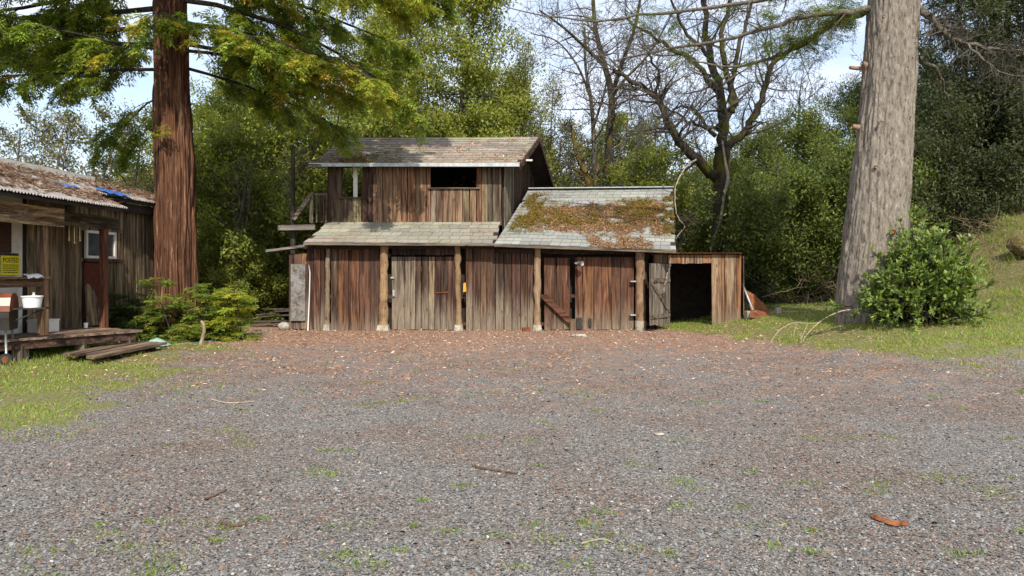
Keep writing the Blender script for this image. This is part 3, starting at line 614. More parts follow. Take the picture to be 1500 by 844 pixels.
# --- attached low shed on the right
SHED = thing('shed', 'low flat roofed plank shed with a black doorway on the right end of the barn', 'shed', (5.2, 20.3, .1))
YS = 20.3; ZT = 2.12
fr = MB().box(X20(956,YS), X20(1084,YS), YS+.03, YS+.1, 1.9, 2.0).box(X20(1042,YS), X20(1084,YS), YS+.03, YS+.1, .4, .5).build('wall', M['wood_x'], SHED, color=BRO)
PK = [(.29,.20,.12), (.265,.175,.105), (.30,.215,.13)]
run(fr, 956, 978, 11, 1.88, ZT, PK, -9, YS, zs=0); run(fr, 978, 1042, 10.5, 1.87, ZT-.01, PK + [(.28,.15,.07)], -9, YS)
for a, b_, c in ((1042, 1056, PK[0]), (1056, 1061, (.25,.12,.06)), (1061, 1078, PK[2]), (1078, 1085, (.28,.13,.06))): plank(fr, (X20(a,YS), YS), FX, FN, (b_-a)/FPX*YS, .1, ZT, vary(c, .08), .35)
for k in range(10):
    y = YS + .03 + k*.25; plank(fr, (sk(X20(1085,YS), y) - .02, y), SK, (.96,-.28,0), .25, .1, 2.08, vary(PK[1]), .4)
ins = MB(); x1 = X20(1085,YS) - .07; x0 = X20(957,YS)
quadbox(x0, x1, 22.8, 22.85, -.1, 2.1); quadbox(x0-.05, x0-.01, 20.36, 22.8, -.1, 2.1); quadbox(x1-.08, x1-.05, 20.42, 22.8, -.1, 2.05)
ins.build('dark_backing', M['dark_inside'], SHED)
rf = MB(); n = 60
for lay in (0, .012):
    for j, (y, z_) in enumerate(((20.12, 2.155), (23.0, 2.04))):
        for i in range(n + 1):
            x = X20(952, 20.12) + (X20(1087, 20.12) - X20(952, 20.12)) * i / n; rf.v.append((x + .28*(y-20.12), y, z_ + lay + .012 * math.cos(i * 2.2)))
q = n + 1
for i in range(n): rf.f += [(i, i+1, q+i+1, q+i), (2*q+i, 3*q+i, 3*q+i+1, 2*q+i+1), (i, 2*q+i, 2*q+i+1, i+1)]
rf.build('roof', M['rust'], SHED, True)
# swung open door leaf
hin = np.array([X20(978,YS) + .02, YS - .05]); fre = np.array([X20(950,19.3), 19.25]); du = unit(fre - hin); wd = float(np.linalg.norm(fre - hin)); nn = (du[1], -du[0], 0)
if nn[1] > 0: nn = (-nn[0], -nn[1], 0)
lf = MB()
def dp(s, z, d=.045): return np.array([hin[0] + du[0]*s + nn[0]*d, hin[1] + du[1]*s + nn[1]*d, z])
def db(a, b, d=.045, w=.11): return MB().bar(a, b, .035, w, (nn[0], nn[1], 0)) if False else MB().bar(a, b, w, .03, nn)
leafd = db(dp(.02, 1.40), dp(wd-.02, 1.40)).build('door', M['wood_x'], SHED, color=GRY); leafd['label'] = 'grey plank door swung open with Z bracing'
db(dp(.02, .42), dp(wd-.02, .42)).build('ledger', M['wood_x'], leafd, color=GRY)
db(dp(.05, .5, .05), dp(wd-.05, 1.34, .05), w=.08).build('brace', M['wood_x'], leafd, color=GRY); db(dp(.55, .98, .07), dp(.04, 1.86, .06), w=.08).build('brace', M['wood_x'], leafd, color=(.3,.27,.22))
for k in range(6): plank(leafd, hin + du * wd * k / 6, (*du, 0), nn, wd / 6, .14 + .01*k, 1.86, vary((.24,.21,.165), .12), -9)

# ------------------------------------------------------------------ cabin with porch on the left
HD = unit(np.array([0.07, 1.0])); HN = np.array([HD[1], -HD[0]])
def H(s, t, z): return np.array([-9.6 + HD[0]*s + HN[0]*t, 15 + HD[1]*s + HN[1]*t, z])
HU, HV = (HD[0], HD[1], 0), (HN[0], HN[1], 0)
CAB = thing('cabin', 'old brown plank cabin with a littered corrugated porch roof and white framed window', 'cabin', tuple(H(0, 0, 0)))
def hbox(mb, s0, s1, t0, t1, z0, z1): return mb.hexa([H(s0,t1,z0), H(s1,t1,z0), H(s1,t0,z0), H(s0,t0,z0), H(s0,t1,z1), H(s1,t1,z1), H(s1,t0,z1), H(s0,t0,z1)])
b = MB(); hbox(b, -5, 4.3, -.12, -.05, -.1, 3.25); hbox(b, 4.22, 4.3, -4, -.12, -.1, 3.25); hbox(b, -5, 4.3, -4.1, -4, -.1, 3.25); cw = b.build('wall', M['dark_inside'], CAB)
HB = [(.27,.205,.115), (.23,.17,.095), (.32,.25,.145), (.18,.14,.08)]
s = -.72
while s < 4.25:
    w = min(.24 * PR.uniform(.8, 1.35), 4.3 - s); c = vary(HB[PR.integers(0, 4)], .15); p = H(s, -.045, 0)[:2]
    segs = [(.30, 3.3)]
    if s + w > 1.02 and s < 2.15: segs = [(.30 if s > 1.6 else 1.86, 1.93), (2.56, 3.3)]
    for z0, z1 in segs:
        if z1 > z0: plank(cw, p, HU, HV, w, z0, z1, c, -1, .03)
    s += w
b = MB(); hbox(b, 1.0, 1.62, -.045, -.015, .40, 1.84); b.build('door', plain('dark_red_door', (.09, .022, .014), .7, .25), cw)['label'] = 'dark red half door under the window'
b = MB()
for q in ((1.0, 1.06, 1.93, 2.56), (2.02, 2.08, 1.93, 2.56), (1.5, 1.55, 1.99, 2.50), (1.06, 2.02, 1.93, 1.99), (1.06, 2.02, 2.50, 2.56)): hbox(b, q[0], q[1], -.02, .035, q[2], q[3])
wf = b.build('window', M['white'], CAB); b = MB(); hbox(b, 1.06, 2.02, -.015, .0, 1.99, 2.5); b.build('pane', M['glass'], wf)
b = MB(); hbox(b, 2.08, 2.3, -.012, .03, 1.9, 2.56); b.build('window_trim', M['wood'], wf, color=(.25, .16, .1, -1))
b = MB(); hbox(b, .95, 2.35, -.01, .07, 1.86, 1.925); b.build('window_sill', M['wood_y'], wf, color=BRO)
# white panelled end with dark blind
b = MB(); hbox(b, -5, -.86, -.04, .0, .42, 3.2); b.build('white_panel', M['white'], cw)
for z0 in (1.45, 1.80, 1.15): 
    b = MB(); hbox(b, -5, -.87, .001, .005, z0, z0 + .012); b.build('panel_seam', M['white'], cw)
b = MB(); hbox(b, -3, -1.18, .006, .03, 1.99, 2.8); bl = b.build('window', M['blind'], CAB); bl['label'] = 'window covered by a dark bamboo blind'
for k in range(11):
    b = MB(); hbox(b, -3, -1.19, .03, .042, 2.02 + k*.07, 2.075 + k*.07); b.build('slat', M['blind'], bl)
b = MB(); hbox(b, -3.1, -1.05, .006, .075, 1.91, 1.98); b.build('window_sill', M['wood_y'], bl, color=BRO)
# roof plane and sheets
def RZ(t): return 2.98 + .4 * (1.25 - t)
b = MB()
for (s0, s1, t1) in ((-6, .45, 1.22), (.45, 4.5, .25)):
    b.hexa([H(s0,t1,RZ(t1)-.09), H(s1,t1,RZ(t1)-.09), H(s1,-.8,RZ(-.8)-.09), H(s0,-.8,RZ(-.8)-.09), H(s0,t1,RZ(t1)-.03), H(s1,t1,RZ(t1)-.03), H(s1,-.8,RZ(-.8)-.03), H(s0,-.8,RZ(-.8)-.03)])
b.hexa([H(-6,-4.2,2.3), H(4.5,-4.2,2.3), H(4.5,-.8,3.7), H(-6,-.8,3.7), H(-6,-4.2,2.36), H(4.5,-4.2,2.36), H(4.5,-.8,3.765), H(-6,-.8,3.765)])
crf = b.build('roof', M['dark_inside'], CAB)
def sheet(s0, s1, t0, t1, tilt):
    n = int((s1 - s0) / .076 * 6); V, F = [], []
    for j, t in enumerate((t1, (t0+t1)/2, t0)):
        for i in range(n + 1):
            s = s0 + (s1 - s0) * i / n; V.append(H(s, t, RZ(t) + .02 + .019 * math.sin(i / 6 * 2 * math.pi) + tilt * (s - s0)))
    for j in range(2):
        for i in range(n): a = j*(n+1)+i; F.append((a, a+1, a+n+2, a+n+1))
    return MB().add(V, F).build('roof_sheet', M['roof_metal'], crf, True)
s = -6
while s < .5: e_ = min(s + .66, .62); sheet(s, e_, -.8, 1.25 + PR.uniform(-.02, .04), PR.uniform(0, .012)); s = e_
s = .6
while s < 4.5: e_ = min(s + .66, 4.55); sheet(s, e_, -.8, .3 + PR.uniform(-.02, .03), PR.uniform(0, .012)); s = e_
b = MB().bar(H(-6,-.78,RZ(-.78)+.06), H(2.35,-.76,RZ(-.76)+.06), .16, .17); b.build('ridge_flashing', M['white'], crf)
MB().bar(H(-4,.35,RZ(.35)+.05), H(-.2,.25,RZ(.25)+.05), .14, .05).build('roof_batten', M['wood_y'], crf, color=(.4,.33,.24))
b = MB(); hbox(b, -6, -.82, .80, .84, 2.50, 2.86); b.build('fascia_board', M['wood_y'], crf, color=(.47, .33, .18))
b = MB(); hbox(b, -.83, 1.0, .74, .79, 2.55, 2.82); b.build('porch_beam', M['wood_y'], crf, color=(.10, .075, .045))
b = MB(); hbox(b, 1.0, 4.5, .12, .16, 3.08, 3.26); b.build('rafter_board', M['dark_inside'], crf)
def tarp(s0, s1, t0, t1, sd):
    V, F, m, k = [], [], 14, 6
    for j in range(k + 1):
        for i in range(m + 1):
            u, v = i / m, j / k; e_ = .12 * (vn(u*6, v*6, 0, sd) - .5); s_, t_ = s0 + (s1-s0)*u + e_, t0 + (t1-t0)*(v + .35*(vn(u*4, 3, 0, sd) - .5)); V.append(H(s_, t_, RZ(t_) + .04 + .07 * vn(u*7, v*5, 1, sd)))
    for j in range(k):
        for i in range(m): a = j*(m+1)+i; F.append((a, a+1, a+m+2, a+m+1))
    return MB().add(V, F).build('blue_tarp', M['tarp'], None, True)
tag(tarp(1.3, 2.2, .34, .06, 4), 'blue tarp scrap along the eave of the cabin roof near the redwood', 'tarp'); tag(tarp(-.25, .35, .42, .22, 9), 'small torn blue tarp scrap half buried in needles on the porch roof', 'tarp')
def roof_needles():
    r = np.random.default_rng(71); n = 26000; s, t = r.uniform(-5, 4.5, n), r.uniform(-.8, 1.2, n)
    k = (r.random(n) < sm(.30, .52, fbm(s * 1.3, t * 2, 0, 91)) * sm(1.22, .85, t) + .0) & ((s < .5) | (t < .22)); k &= ~((s > .9) & (s < 3.2) & (t > -.12) & (r.random(n) < .85)); k &= ~((np.abs(s - .1) < .5) & (np.abs(t - .28) < .15)); s, t = s[k], t[k]; n = len(s)
    C = np.array([H(a, b_, RZ(b_) + .02 + .06 * r.random()) for a, b_ in zip(s, t)]); D = r.normal(size=(n, 3)); D[:, 2] *= .25; D[:, 2] -= D[:, 0] * .35
    V, F = leaves(C, D, .07 + .14 * r.random(n), .008 + .022 * r.random(n), r); pal = np.array([[.17,.09,.057],[.23,.135,.088],[.12,.068,.044],[.29,.21,.15],[.19,.10,.057],[.34,.28,.22]])
    return tag(link('roof_needle_litter', mesh_np('roof_needle_litter', V, F, rep4(pal[r.integers(0, 6, n)] * (.6 + .7 * r.random((n, 1))))), M['dry']), kind='stuff')
roof_needles()
# porch posts, rail, deck, step
for s_, c, nm in ((-1.22, (.27,.165,.09), 'square'), (.6, (.21,.078,.04), 'red')):
    b = MB(); hbox(b, s_ - .065, s_ + .065, .64, .77, .42, 2.72); b.build('post', M['wood'], CAB, color=(*c, -1))
b = MB(); hbox(b, -4.5, -1.15, .62, .80, 1.49, 1.53); b.build('rail_cap', M['wood_y'], CAB, color=(.30,.19,.105))
b = MB(); hbox(b, -4.5, -1.30, .72, .76, 1.34, 1.49); b.build('rail_board', M['wood_y'], CAB, color=(.15,.085,.045))
DECK = thing('porch_deck', 'low weathered plank deck in front of the brown cabin', 'deck', (-8.6, 14.2, 0))
e0 = np.array([-8.79, 12.77]); eu_ = unit(np.array([1.16, 1.98])); en = np.array([-eu_[1], eu_[0]])
def tcoord(p): d = p - np.array([-9.6, 15]); return float(d @ HN)
frm = MB()
for k in range(12):
    o = e0 + en * (.19 * k); u0, u1 = -2.2, 2.3 + PR.uniform(-.03, .05)
    uu = np.linspace(u0, u1, 80); ok = [u for u in uu if tcoord(o + eu_*u) > .04 and tcoord(o + en*.19 + eu_*u) > .04]
    if len(ok) < 4: continue
    a, c = o + eu_*ok[0], o + eu_*ok[-1]; z0 = .385 + PR.uniform(-.006, .006)
    w = en * .182; b = MB(); b.hexa([(*a, z0), (*c, z0), (*(c+w), z0), (*(a+w), z0), (*a, z0+.04), (*c, z0+.04+PR.uniform(-.012,.012)), (*(c+w), z0+.04), (*(a+w), z0+.04)])
    if k == 0:
        ja, jc = o + eu_*ok[0] + en*.06, o + eu_*2.2 + en*.06; fm = MB().bar((*ja, .30), (*jc, .30), .04, .14).build('frame', M['wood_y'], DECK, color=BRO)
    b.build('deck_board', M['wood_y'], DECK, color=vary((.23,.16,.115), .2))
for u in (-1.6, .1, 1.2, 2.1):
    p = e0 + eu_*u + en*.14; MB().box(p[0]-.09, p[0]+.09, p[1]-.09, p[1]+.09, -.1, .29).build('footing', M['wood'], DECK, color=(*GRY, -1))
STEP = thing('porch_step', 'long low plank step on the gravel below the porch deck', 'step', (-7.65, 13.8, 0))
for k in range(4):
    f0, f1 = k / 4, (k + 1) / 4 - .015; q = lambda a, c, f: lerp(a, c, f)
    L0, L1, R0, R1 = np.array([-8.13,12.95]), np.array([-7.19,12.35]), np.array([-8.05,15.15]), np.array([-7.18,14.95]); a, c, d, g = q(L0,L1,f0), q(L0,L1,f1), q(R0,R1,f1), q(R0,R1,f0); z0 = .115 + PR.uniform(-.008,.008)
    if k == 2: a = a + [0, .25]; c = c + [0, .12]
    MB().hexa([(*a,z0),(*c,z0),(*d,z0),(*g,z0),(*a,z0+.045),(*c,z0+.045),(*d,z0+.05),(*g,z0+.05)]).build('step_board', M['wood_y'], STEP, color=vary((.25,.18,.125), .15))
for y in (13.3, 14.6): MB().box(-8.0, -7.3, y-.08, y+.08, -.05, .112).build('bearer', M['wood_x'], STEP, color=DRK)
# things on and about the porch
sg = MB(); hbox(sg, -1.50, -1.02, .076, .082, 1.56, 1.93); sgn = sg.build('posted_sign', M['yellow']); tag(sgn, 'yellow POSTED notice with black lettering on the white cabin wall', 'sign'); LOC[sgn.name] = (0, 0, 0)
def text(txt, size, s, z, parent, name='lettering', sx=1.0):
    cu = bpy.data.curves.new('t', 'FONT'); cu.body = txt; cu.size = size; cu.extrude = .0015; cu.align_x = 'CENTER'; cu.resolution_u = 2
    tmp = bpy.data.objects.new('t', cu); COL.objects.link(tmp); dg = bpy.context.evaluated_depsgraph_get(); me = bpy.data.meshes.new_from_object(tmp.evaluated_get(dg)); bpy.data.objects.remove(tmp)
    R = Matrix(((HU[0]*sx, 0, HV[0]), (HU[1]*sx, 0, HV[1]), (0, 1, 0))).to_4x4(); me.transform(Matrix.Translation(H(s, .086, z)) @ R); return link(name, me, M['ink'], parent)
text('POSTED', .135, -1.26, 1.80, sgn, sx=.82)
# smaller print below reads only as rows at this size
for k in range(5):
    b = MB(); x = -1.46 + .01 * (k % 2)
    while x < -1.09:
        w = PR.uniform(.03, .08); hbox(b, x, min(x + w, -1.06), .0825, .085, 1.745 - .036*k, 1.760 - .036*k); x += w + .014
    tag(b.build('print_line', M['ink'], sgn), kind='stuff')
g = thing('barbecue_grill', 'rusty red barrel grill on wheeled metal legs beside the porch rail', 'grill', (-9.2, 12.6, 0))
gx_, gy = -9.22, 12.55
b = MB(); V, F = [], []; prof = [(-.26,.60),(.26,.60),(.29,.82),(.29,.98),(.24,1.14),(.12,1.22),(-.12,1.22),(-.24,1.14),(-.29,.98),(-.29,.82)]
GD = np.array([.93, .36]); GN = np.array([.36, -.93])
for e_ in (-.52, .42):
    for d, z0 in prof: p = np.array([gx_, gy]) + GD*e_ + GN*d; V.append((*p, z0))
n = len(prof); F = [tuple(range(n)), tuple(range(n, 2*n))[::-1]] + [(i, n+i, n+(i+1) % n, (i+1) % n) for i in range(n)]
lid = MB().add([v for v in V], F).build('firebox', M['iron'], g)
V2 = []
for e_ in (-.53, .43):
    for d, z0 in ((-.30,.93),(.30,.93),(.285,1.03),(.23,1.17),(.12,1.24),(-.12,1.24),(-.23,1.17),(-.285,1.03)): p = np.array([gx_, gy]) + GD*e_ + GN*d; V2.append((*p, z0))
n = 8; MB().add(V2, [tuple(range(n)), tuple(range(n, 2*n))[::-1]] + [(i, n+i, n+(i+1) % n, (i+1) % n) for i in range(n)]).build('lid', M['grill_red'], g)
for k in range(4):
    p0 = np.array([gx_, gy]) + GN*.29 - GD*.45; p1 = np.array([gx_, gy]) + GN*.29 + GD*.2; MB().tube([(*p0, .66+.06*k), (*p1, .66+.06*k)], .012, 6).build('vent_bar', M['rust'], g)
for e_, dn in ((.36, .2), (.36, -.2), (-.45, .2), (-.45, -.2)):
    p = np.array([gx_, gy]) + GD*e_ + GN*dn; MB().tube([(*p, .08), (*(p - GD*.01), .62)], .02, 8).build('leg', M['zinc'], g, True)
for e_ in (.36, -.45):
    p = np.array([gx_, gy]) + GD*e_ + GN*.23; w = MB().tube([(*(p - GN*.03), .10), (*(p + GN*.03), .10)], .10, 18).build('wheel', M['rubber'], g); MB().tube([(*(p + GN*.031), .10), (*(p + GN*.04), .10)], .055, 12).build('hub', M['rust'], w)
p = np.array([gx_, gy]); sh = [p + GD*.44 + GN*.2, p + GD*.95 + GN*.2, p + GD*.95 - GN*.2, p + GD*.44 - GN*.2]
MB().hexa([(*q, .96) for q in sh] + [(*q, .985) for q in sh]).build('side_shelf', M['iron'], g)
MB().tube([(*(p + GD*.44 + GN*.1), .75), (*(p + GD*.9 + GN*.1), .96)], .012, 6).build('shelf_strut', M['iron'], g)
def lathe(prof, n=20):
    V, F = [], []
    for r, z0 in prof:
        for i in range(n): a = i / n * 6.2832; V.append((r * math.cos(a), r * math.sin(a), z0))
    for j in range(len(prof) - 1):
        for i in range(n): F.append((j*n+i, j*n+(i+1) % n, (j+1)*n+(i+1) % n, (j+1)*n+i))
    F.append(tuple(range(n))[::-1]); F.append(tuple((len(prof)-1)*n + i for i in range(n))); return MB().add(V, F)
def put(mb, name, mat, loc, label, cat, smooth=False, rz=0, group=None):
    o = mb.build(name, mat, None, smooth); o.location = loc; o.rotation_euler = (0, 0, rz); return tag(o, label, cat, group)
q = p + GD*.70
put(lathe([(.135,0),(.16,.18),(.175,.185),(.175,.205),(.155,.205),(.14,.05)]), 'bucket', M['white_plastic'], (*q, .986), 'white plastic tub standing on the shelf of the red grill', 'tub')
put(lathe([(.03,0),(.045,.012),(.02,.02),(.012,.05),(.03,.065)]), 'jar_lid', M['white_plastic'], (*(q + GD*.05 + GN*.12), 1.191), 'small white knob lying on top of the white tub', 'lid')
b = MB().box(-.22,.22,-.15,.15,0,.22).box(-.23,.23,-.16,.16,.221,.25); put(b, 'cooler_box', M['white'], H(-.72, .33, .43), 'white foam box on the deck behind the front porch post', 'box', rz=1.3)
put(lathe([(.035,0),(.045,.11),(.04,.11),(.03,.01)], 12), 'paper_cup', M['white_plastic'], H(.28, .52, .43), 'small white cup on the deck left of the red post', 'cup')
cl = MB(); V, F = [], []
for j in range(6):
    for i in range(9): V.append(H(-1.75 + i*.05 , .64 + j*.035, 1.545 + .05*vn(i*.7, j*.9, 0, 33) + (-.06 if j > 4 else 0)))
for j in range(5):
    for i in range(8): F.append((j*9+i, j*9+i+1, j*9+i+10, j*9+i+9))
tag(MB().add(V, F).build('white_glove', M['white_plastic'], None, True), 'crumpled white work glove lying on the porch rail', 'glove')
lb = MB(); V = [H(.88,.12,.43), H(1.28,.16,.43), H(1.22,.10,1.05), H(1.12,.06,1.28), H(1.0,.05,1.36), H(.9,.06,1.30)]; V2 = [v + np.array([*(HN*.03), 0]) for v in V]; n = 6
lb.add(V + V2, [tuple(range(n)), tuple(range(n, 2*n))[::-1]] + [(i, n+i, n+(i+1) % n, (i+1) % n) for i in range(n)])
o = lb.build('leaning_board', M['wood'], None, color=(.33,.24,.14,-1)); tag(o, 'pale board with a curved top edge leaning on the cabin wall', 'board')
wc = thing('wind_chime', 'brass wind chime hanging under the porch beam left of the window', 'wind chime', tuple(H(-.05, .5, 2.6)))
hc = H(-.05, .5, 0)
MB().tube([(hc[0], hc[1], 2.60), (hc[0], hc[1], 2.66)], .075, 12).build('top_ring', M['brass'], wc)
for k in range(6):
    a = k * 1.05; x, y = hc[0] + .11*math.cos(a), hc[1] + .11*math.sin(a); z0 = 2.36 - .05 * (k % 3)
    tb = MB().tube([(x, y, z0), (x, y, 2.59)], .009, 6).build('chime_tube', M['brass'], wc); MB().tube([(x, y, z0-.05), (x, y, z0-.025), (x, y, z0)], [.01, .026, .01], 8).build('bell', M['brass'], tb, True)
gt = MB(); V, F = [], []
for j in range(8):
    for i in range(10): V.append((-7.95 + i*.055 + .03*vn(i*.8, j, 0, 3), 15.3 + j*.06, gz(-7.7, 15.4) + max(0, .17*math.sin(i/9*3.14)*math.sin(j/7*3.14) + .05*vn(i*.9, j*.8, 0, 7)) + .01))
for j in range(7):
    for i in range(9): F.append((j*10+i, j*10+i+1, j*10+i+11, j*10+i+10))
tag(MB().add(V, F).build('crumpled_tarp', M['green_tarp'], None, True), 'crumpled pale green plastic sheet on the ground by the deck corner', 'plastic sheet')
def gpath(pix, off):   # ground points from pixels
    out = []
    for a, c in pix:
        Y = EYE * FPX / (c - HY)
        for _ in range(4): x = (a - CX) / FPX * Y; Y = (EYE - gz(x, Y) - off) * FPX / (c - HY)
        x = (a - CX) / FPX * Y; out.append((x, Y, gz(x, Y) + off))
    return np.array(out)
def smooth_path(p, n=6):
    p = np.array(p); out = []
    for i in range(len(p) - 1):
        p0, p1, p2, p3 = p[max(i-1,0)], p[i], p[i+1], p[min(i+2, len(p)-1)]
        for k in range(n): t = k / n; out.append(.5*((2*p1) + (-p0+p2)*t + (2*p0-5*p1+4*p2-p3)*t*t + (-p0+3*p1-3*p2+p3)*t**3))
    return np.array(out + [p[-1]])
tag(MB().tube(smooth_path(gpath([(205,494),(222,496),(240,499),(262,504),(290,502),(318,498),(345,492),(372,489),(396,486)], .015)), .014, 7).build('garden_hose', M['hose'], None, True), 'green garden hose snaking along the edge of the gravel by the saplings', 'hose')
c0 = gpath([(294,504)], 0)[0]; Yh = c0[1]
tag(MB().tube(smooth_path([c0, P(297,494,Yh), P(299,484,Yh-.05), P(298,475,Yh-.1), P(294,470,Yh-.12)]), np.linspace(.045, .028, 25), 8).build('curved_stick', M['dead_stick'], None, True), 'pale curved stick standing upright in front of the yellow green sapling', 'stick')

# ------------------------------------------------------------------ trees
def hue(c, r, n, a=.22): return np.clip(c[None] * (1 + r.uniform(-a, a, (n, 1))) * (1 + r.uniform(-.10, .10, (n, 3))), .004, 1)
def line(a, d, L, m, r, wig=.12, up=0.0):
    pts = [np.array(a, float)]; d = unit(np.array(d, float))
    for k in range(m - 1):
        d = unit(d + r.normal(0, wig, 3) + np.array([0, 0, up])); pts.append(pts[-1] + d * L / (m - 1))
    return np.array(pts)
def limb_tree(r, H_, rb, levels, lean=.05, start=.3, n1=22, spread=.75, upk=.10, thin=1.0, ratio=.5, twig=.006):
    """bare tree: trunk, limbs, boughs, twigs as lines"""
    out = []; tr = line((0, 0, -.3), (r.normal(0, lean), r.normal(0, lean), 1), H_ + .3, 14, r, .05, .03); rad = rb * np.linspace(1, .12, 14) ** .9; rad[0] *= 1.5; rad[1] *= 1.15; out.append((tr, rad))
    def grow(pts, rad, L, lev, n, s0):
        for _ in range(n):
            t = r.uniform(s0, .98) * (len(pts) - 1); i = int(t); f = t - i; p = pts[i] * (1 - f) + pts[min(i+1, len(pts)-1)] * f; d0 = unit(pts[min(i+1, len(pts)-1)] - pts[max(i-1, 0)])
            side = unit(np.cross(d0, r.normal(size=3))); d = unit(d0 * r.uniform(.25, .8) + side * spread); l = L * r.uniform(.55, 1.15) * (1 - .45 * t / len(pts)); R0 = max(twig, rad[min(i, len(rad)-1)] * r.uniform(.4, .6))
            m = 8 if lev == 0 else 6 if lev == 1 else 4; q = line(p, d, l, m, r, .16, upk); rr_ = np.linspace(R0, max(twig * .6, R0 * .25), m); out.append((q, rr_))
            if lev + 1 < levels: grow(q, rr_, l * ratio, lev + 1, [0, 9, 7, 5][lev + 1], .2)
    grow(tr, rad, H_ * .42, 0, n1, start); return out
def tip_points(lines, n, r, rmax=.03):
    T = [l for l in lines if l[1][0] < rmax]; P_ = []
    for _ in range(n): p, q = T[r.integers(0, len(T))]; t = r.random() * (len(p) - 1); i = int(t); P_.append(p[i] + (p[min(i+1, len(p)-1)] - p[i]) * (t - i))
    return np.array(P_)
KIND = {}
def crown_mesh(name, r, lines, nl, cols, L, W, spread=.22, rmax=.03, drop=.2, clump=14):
    nc = nl // clump; C0 = tip_points(lines, nc, r, rmax); base = np.array(cols)[r.integers(0, len(cols), nc)]; base = base * (1 + r.uniform(-.3, .3, (nc, 1)))
    C = np.repeat(C0, clump, 0) + r.normal(0, spread, (nc * clump, 3)); n = len(C); D = r.normal(size=(n, 3)); D[:, 2] -= drop
    V, F = leaves(C, D, L * (.6 + .8 * r.random(n)), W * (.6 + .8 * r.random(n)), r, up=np.array([[0, -.5, .85]]), un=.55); c = np.repeat(base, clump, 0) * (1 + r.uniform(-.22, .22, (n, 1)))
    return mesh_np(name, V, F, rep4(np.clip(c, .004, 1)))
def oval_lines(r, H_, R0, b0, rb, nl=60, prof=lambda t: math.sin(math.pi * min(1, .12 + .88 * t)) ** .7, up=.35):
    out = []; tr = line((0, 0, -.3), (r.normal(0, .03), r.normal(0, .03), 1), H_ * .97 + .3, 14, r, .04, .02); rad = rb * np.linspace(1, .08, 14); rad[0] *= 1.4; out.append((tr, rad))
    for k in range(nl):
        t = (k + r.random()) / nl; h = H_ * (b0 + (.97 - b0) * t); i = np.clip((h + .3) / (H_ * .97 + .3) * 13, 0, 12.99); j = int(i); p = tr[j] + (tr[j+1] - tr[j]) * (i - j); a = k * 2.4 + r.normal(0, .4); l = R0 * prof(t) * r.uniform(.6, 1.15) + .2
        q = line(p, (math.cos(a), math.sin(a), up + r.normal(0, .2)), l, 6, r, .12, -.01); R1 = max(.012, rad[j] * .35); out.append((q, np.linspace(R1, .008, 6)))
        for _ in range(max(3, int(l * 3.4))):
            u = r.uniform(.25, 1) * 5; m = min(int(u), 4); p2 = q[m] + (q[m+1] - q[m]) * (u - m); q2 = line(p2, unit(q[-1] - q[0]) * .6 + r.normal(0, .6, 3) + [0, 0, .05], r.uniform(.35, .5) * (.45 + .35 * l), 4, r, .2, 0); out.append((q2, np.linspace(.011, .004, 4)))
    return out
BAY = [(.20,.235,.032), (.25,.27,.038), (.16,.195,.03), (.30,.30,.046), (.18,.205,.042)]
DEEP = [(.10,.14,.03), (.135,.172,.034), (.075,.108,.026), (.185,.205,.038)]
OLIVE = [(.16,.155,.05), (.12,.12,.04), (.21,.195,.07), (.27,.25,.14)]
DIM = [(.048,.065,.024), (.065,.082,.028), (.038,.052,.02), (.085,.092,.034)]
def kind(key, seed, fn, bark_, cols=None, nl=0, L=.15, W=.06, spread=.2, leaf='leaf', **kw):
    r = np.random.default_rng(seed); ls = fn(r); a = tubes_mesh(key + '_trunk', ls); a.materials.append(M[bark_]); c = None
    if cols: c = crown_mesh(key + '_crown', r, ls, nl, cols, L, W, spread, **kw); c.materials.append(M[leaf])
    KIND[key] = (a, c)
cone = lambda t: (1 - t) ** .75 * (.55 + .45 * min(1, t * 6)) + .05
egg = lambda t: math.sin(math.pi * min(1, .10 + .90 * t)) ** .6
kind('bay_a', 101, lambda r: oval_lines(r, 15, 3.3, .06, .2, 90, lambda t: (1 - t) ** .6 * (.75 + .25 * min(1, t * 5)) + .05), 'pale_bark', BAY, 46000, .15, .06, .20)
kind('bay_b', 102, lambda r: oval_lines(r, 11, 3.4, .04, .17, 80, egg), 'pale_bark', BAY, 46000, .14, .06, .20)
kind('shrub_bay', 103, lambda r: oval_lines(r, 5.5, 2.8, .02, .1, 60, egg), 'pale_bark', [(.17,.21,.034), (.22,.25,.04), (.13,.165,.03), (.27,.28,.045)], 26000, .13, .055, .18)
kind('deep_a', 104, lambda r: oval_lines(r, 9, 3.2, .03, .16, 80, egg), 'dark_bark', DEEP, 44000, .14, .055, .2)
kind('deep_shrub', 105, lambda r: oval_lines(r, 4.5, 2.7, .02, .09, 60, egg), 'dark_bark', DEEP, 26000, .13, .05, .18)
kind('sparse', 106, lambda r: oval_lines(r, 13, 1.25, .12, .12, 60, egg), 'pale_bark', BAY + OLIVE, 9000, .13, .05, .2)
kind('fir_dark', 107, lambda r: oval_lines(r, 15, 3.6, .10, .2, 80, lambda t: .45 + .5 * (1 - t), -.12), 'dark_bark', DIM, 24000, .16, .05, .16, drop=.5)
kind('bare_a', 108, lambda r: limb_tree(r, 12, .19, 3, n1=26, twig=.011), 'pale_bark')
kind('bare_b', 109, lambda r: limb_tree(r, 7.5, .14, 3, n1=22, start=.2, twig=.010), 'pale_bark', OLIVE, 5200, .12, .06, .16)
kind('olive_scrub', 110, lambda r: limb_tree(r, 5.0, .12, 3, n1=20, start=.12, twig=.010), 'pale_bark', OLIVE, 15000, .11, .05, .18)
kind('bare_c', 111, lambda r: limb_tree(r, 9.5, .13, 3, n1=20, start=.45, twig=.011), 'pale_bark')
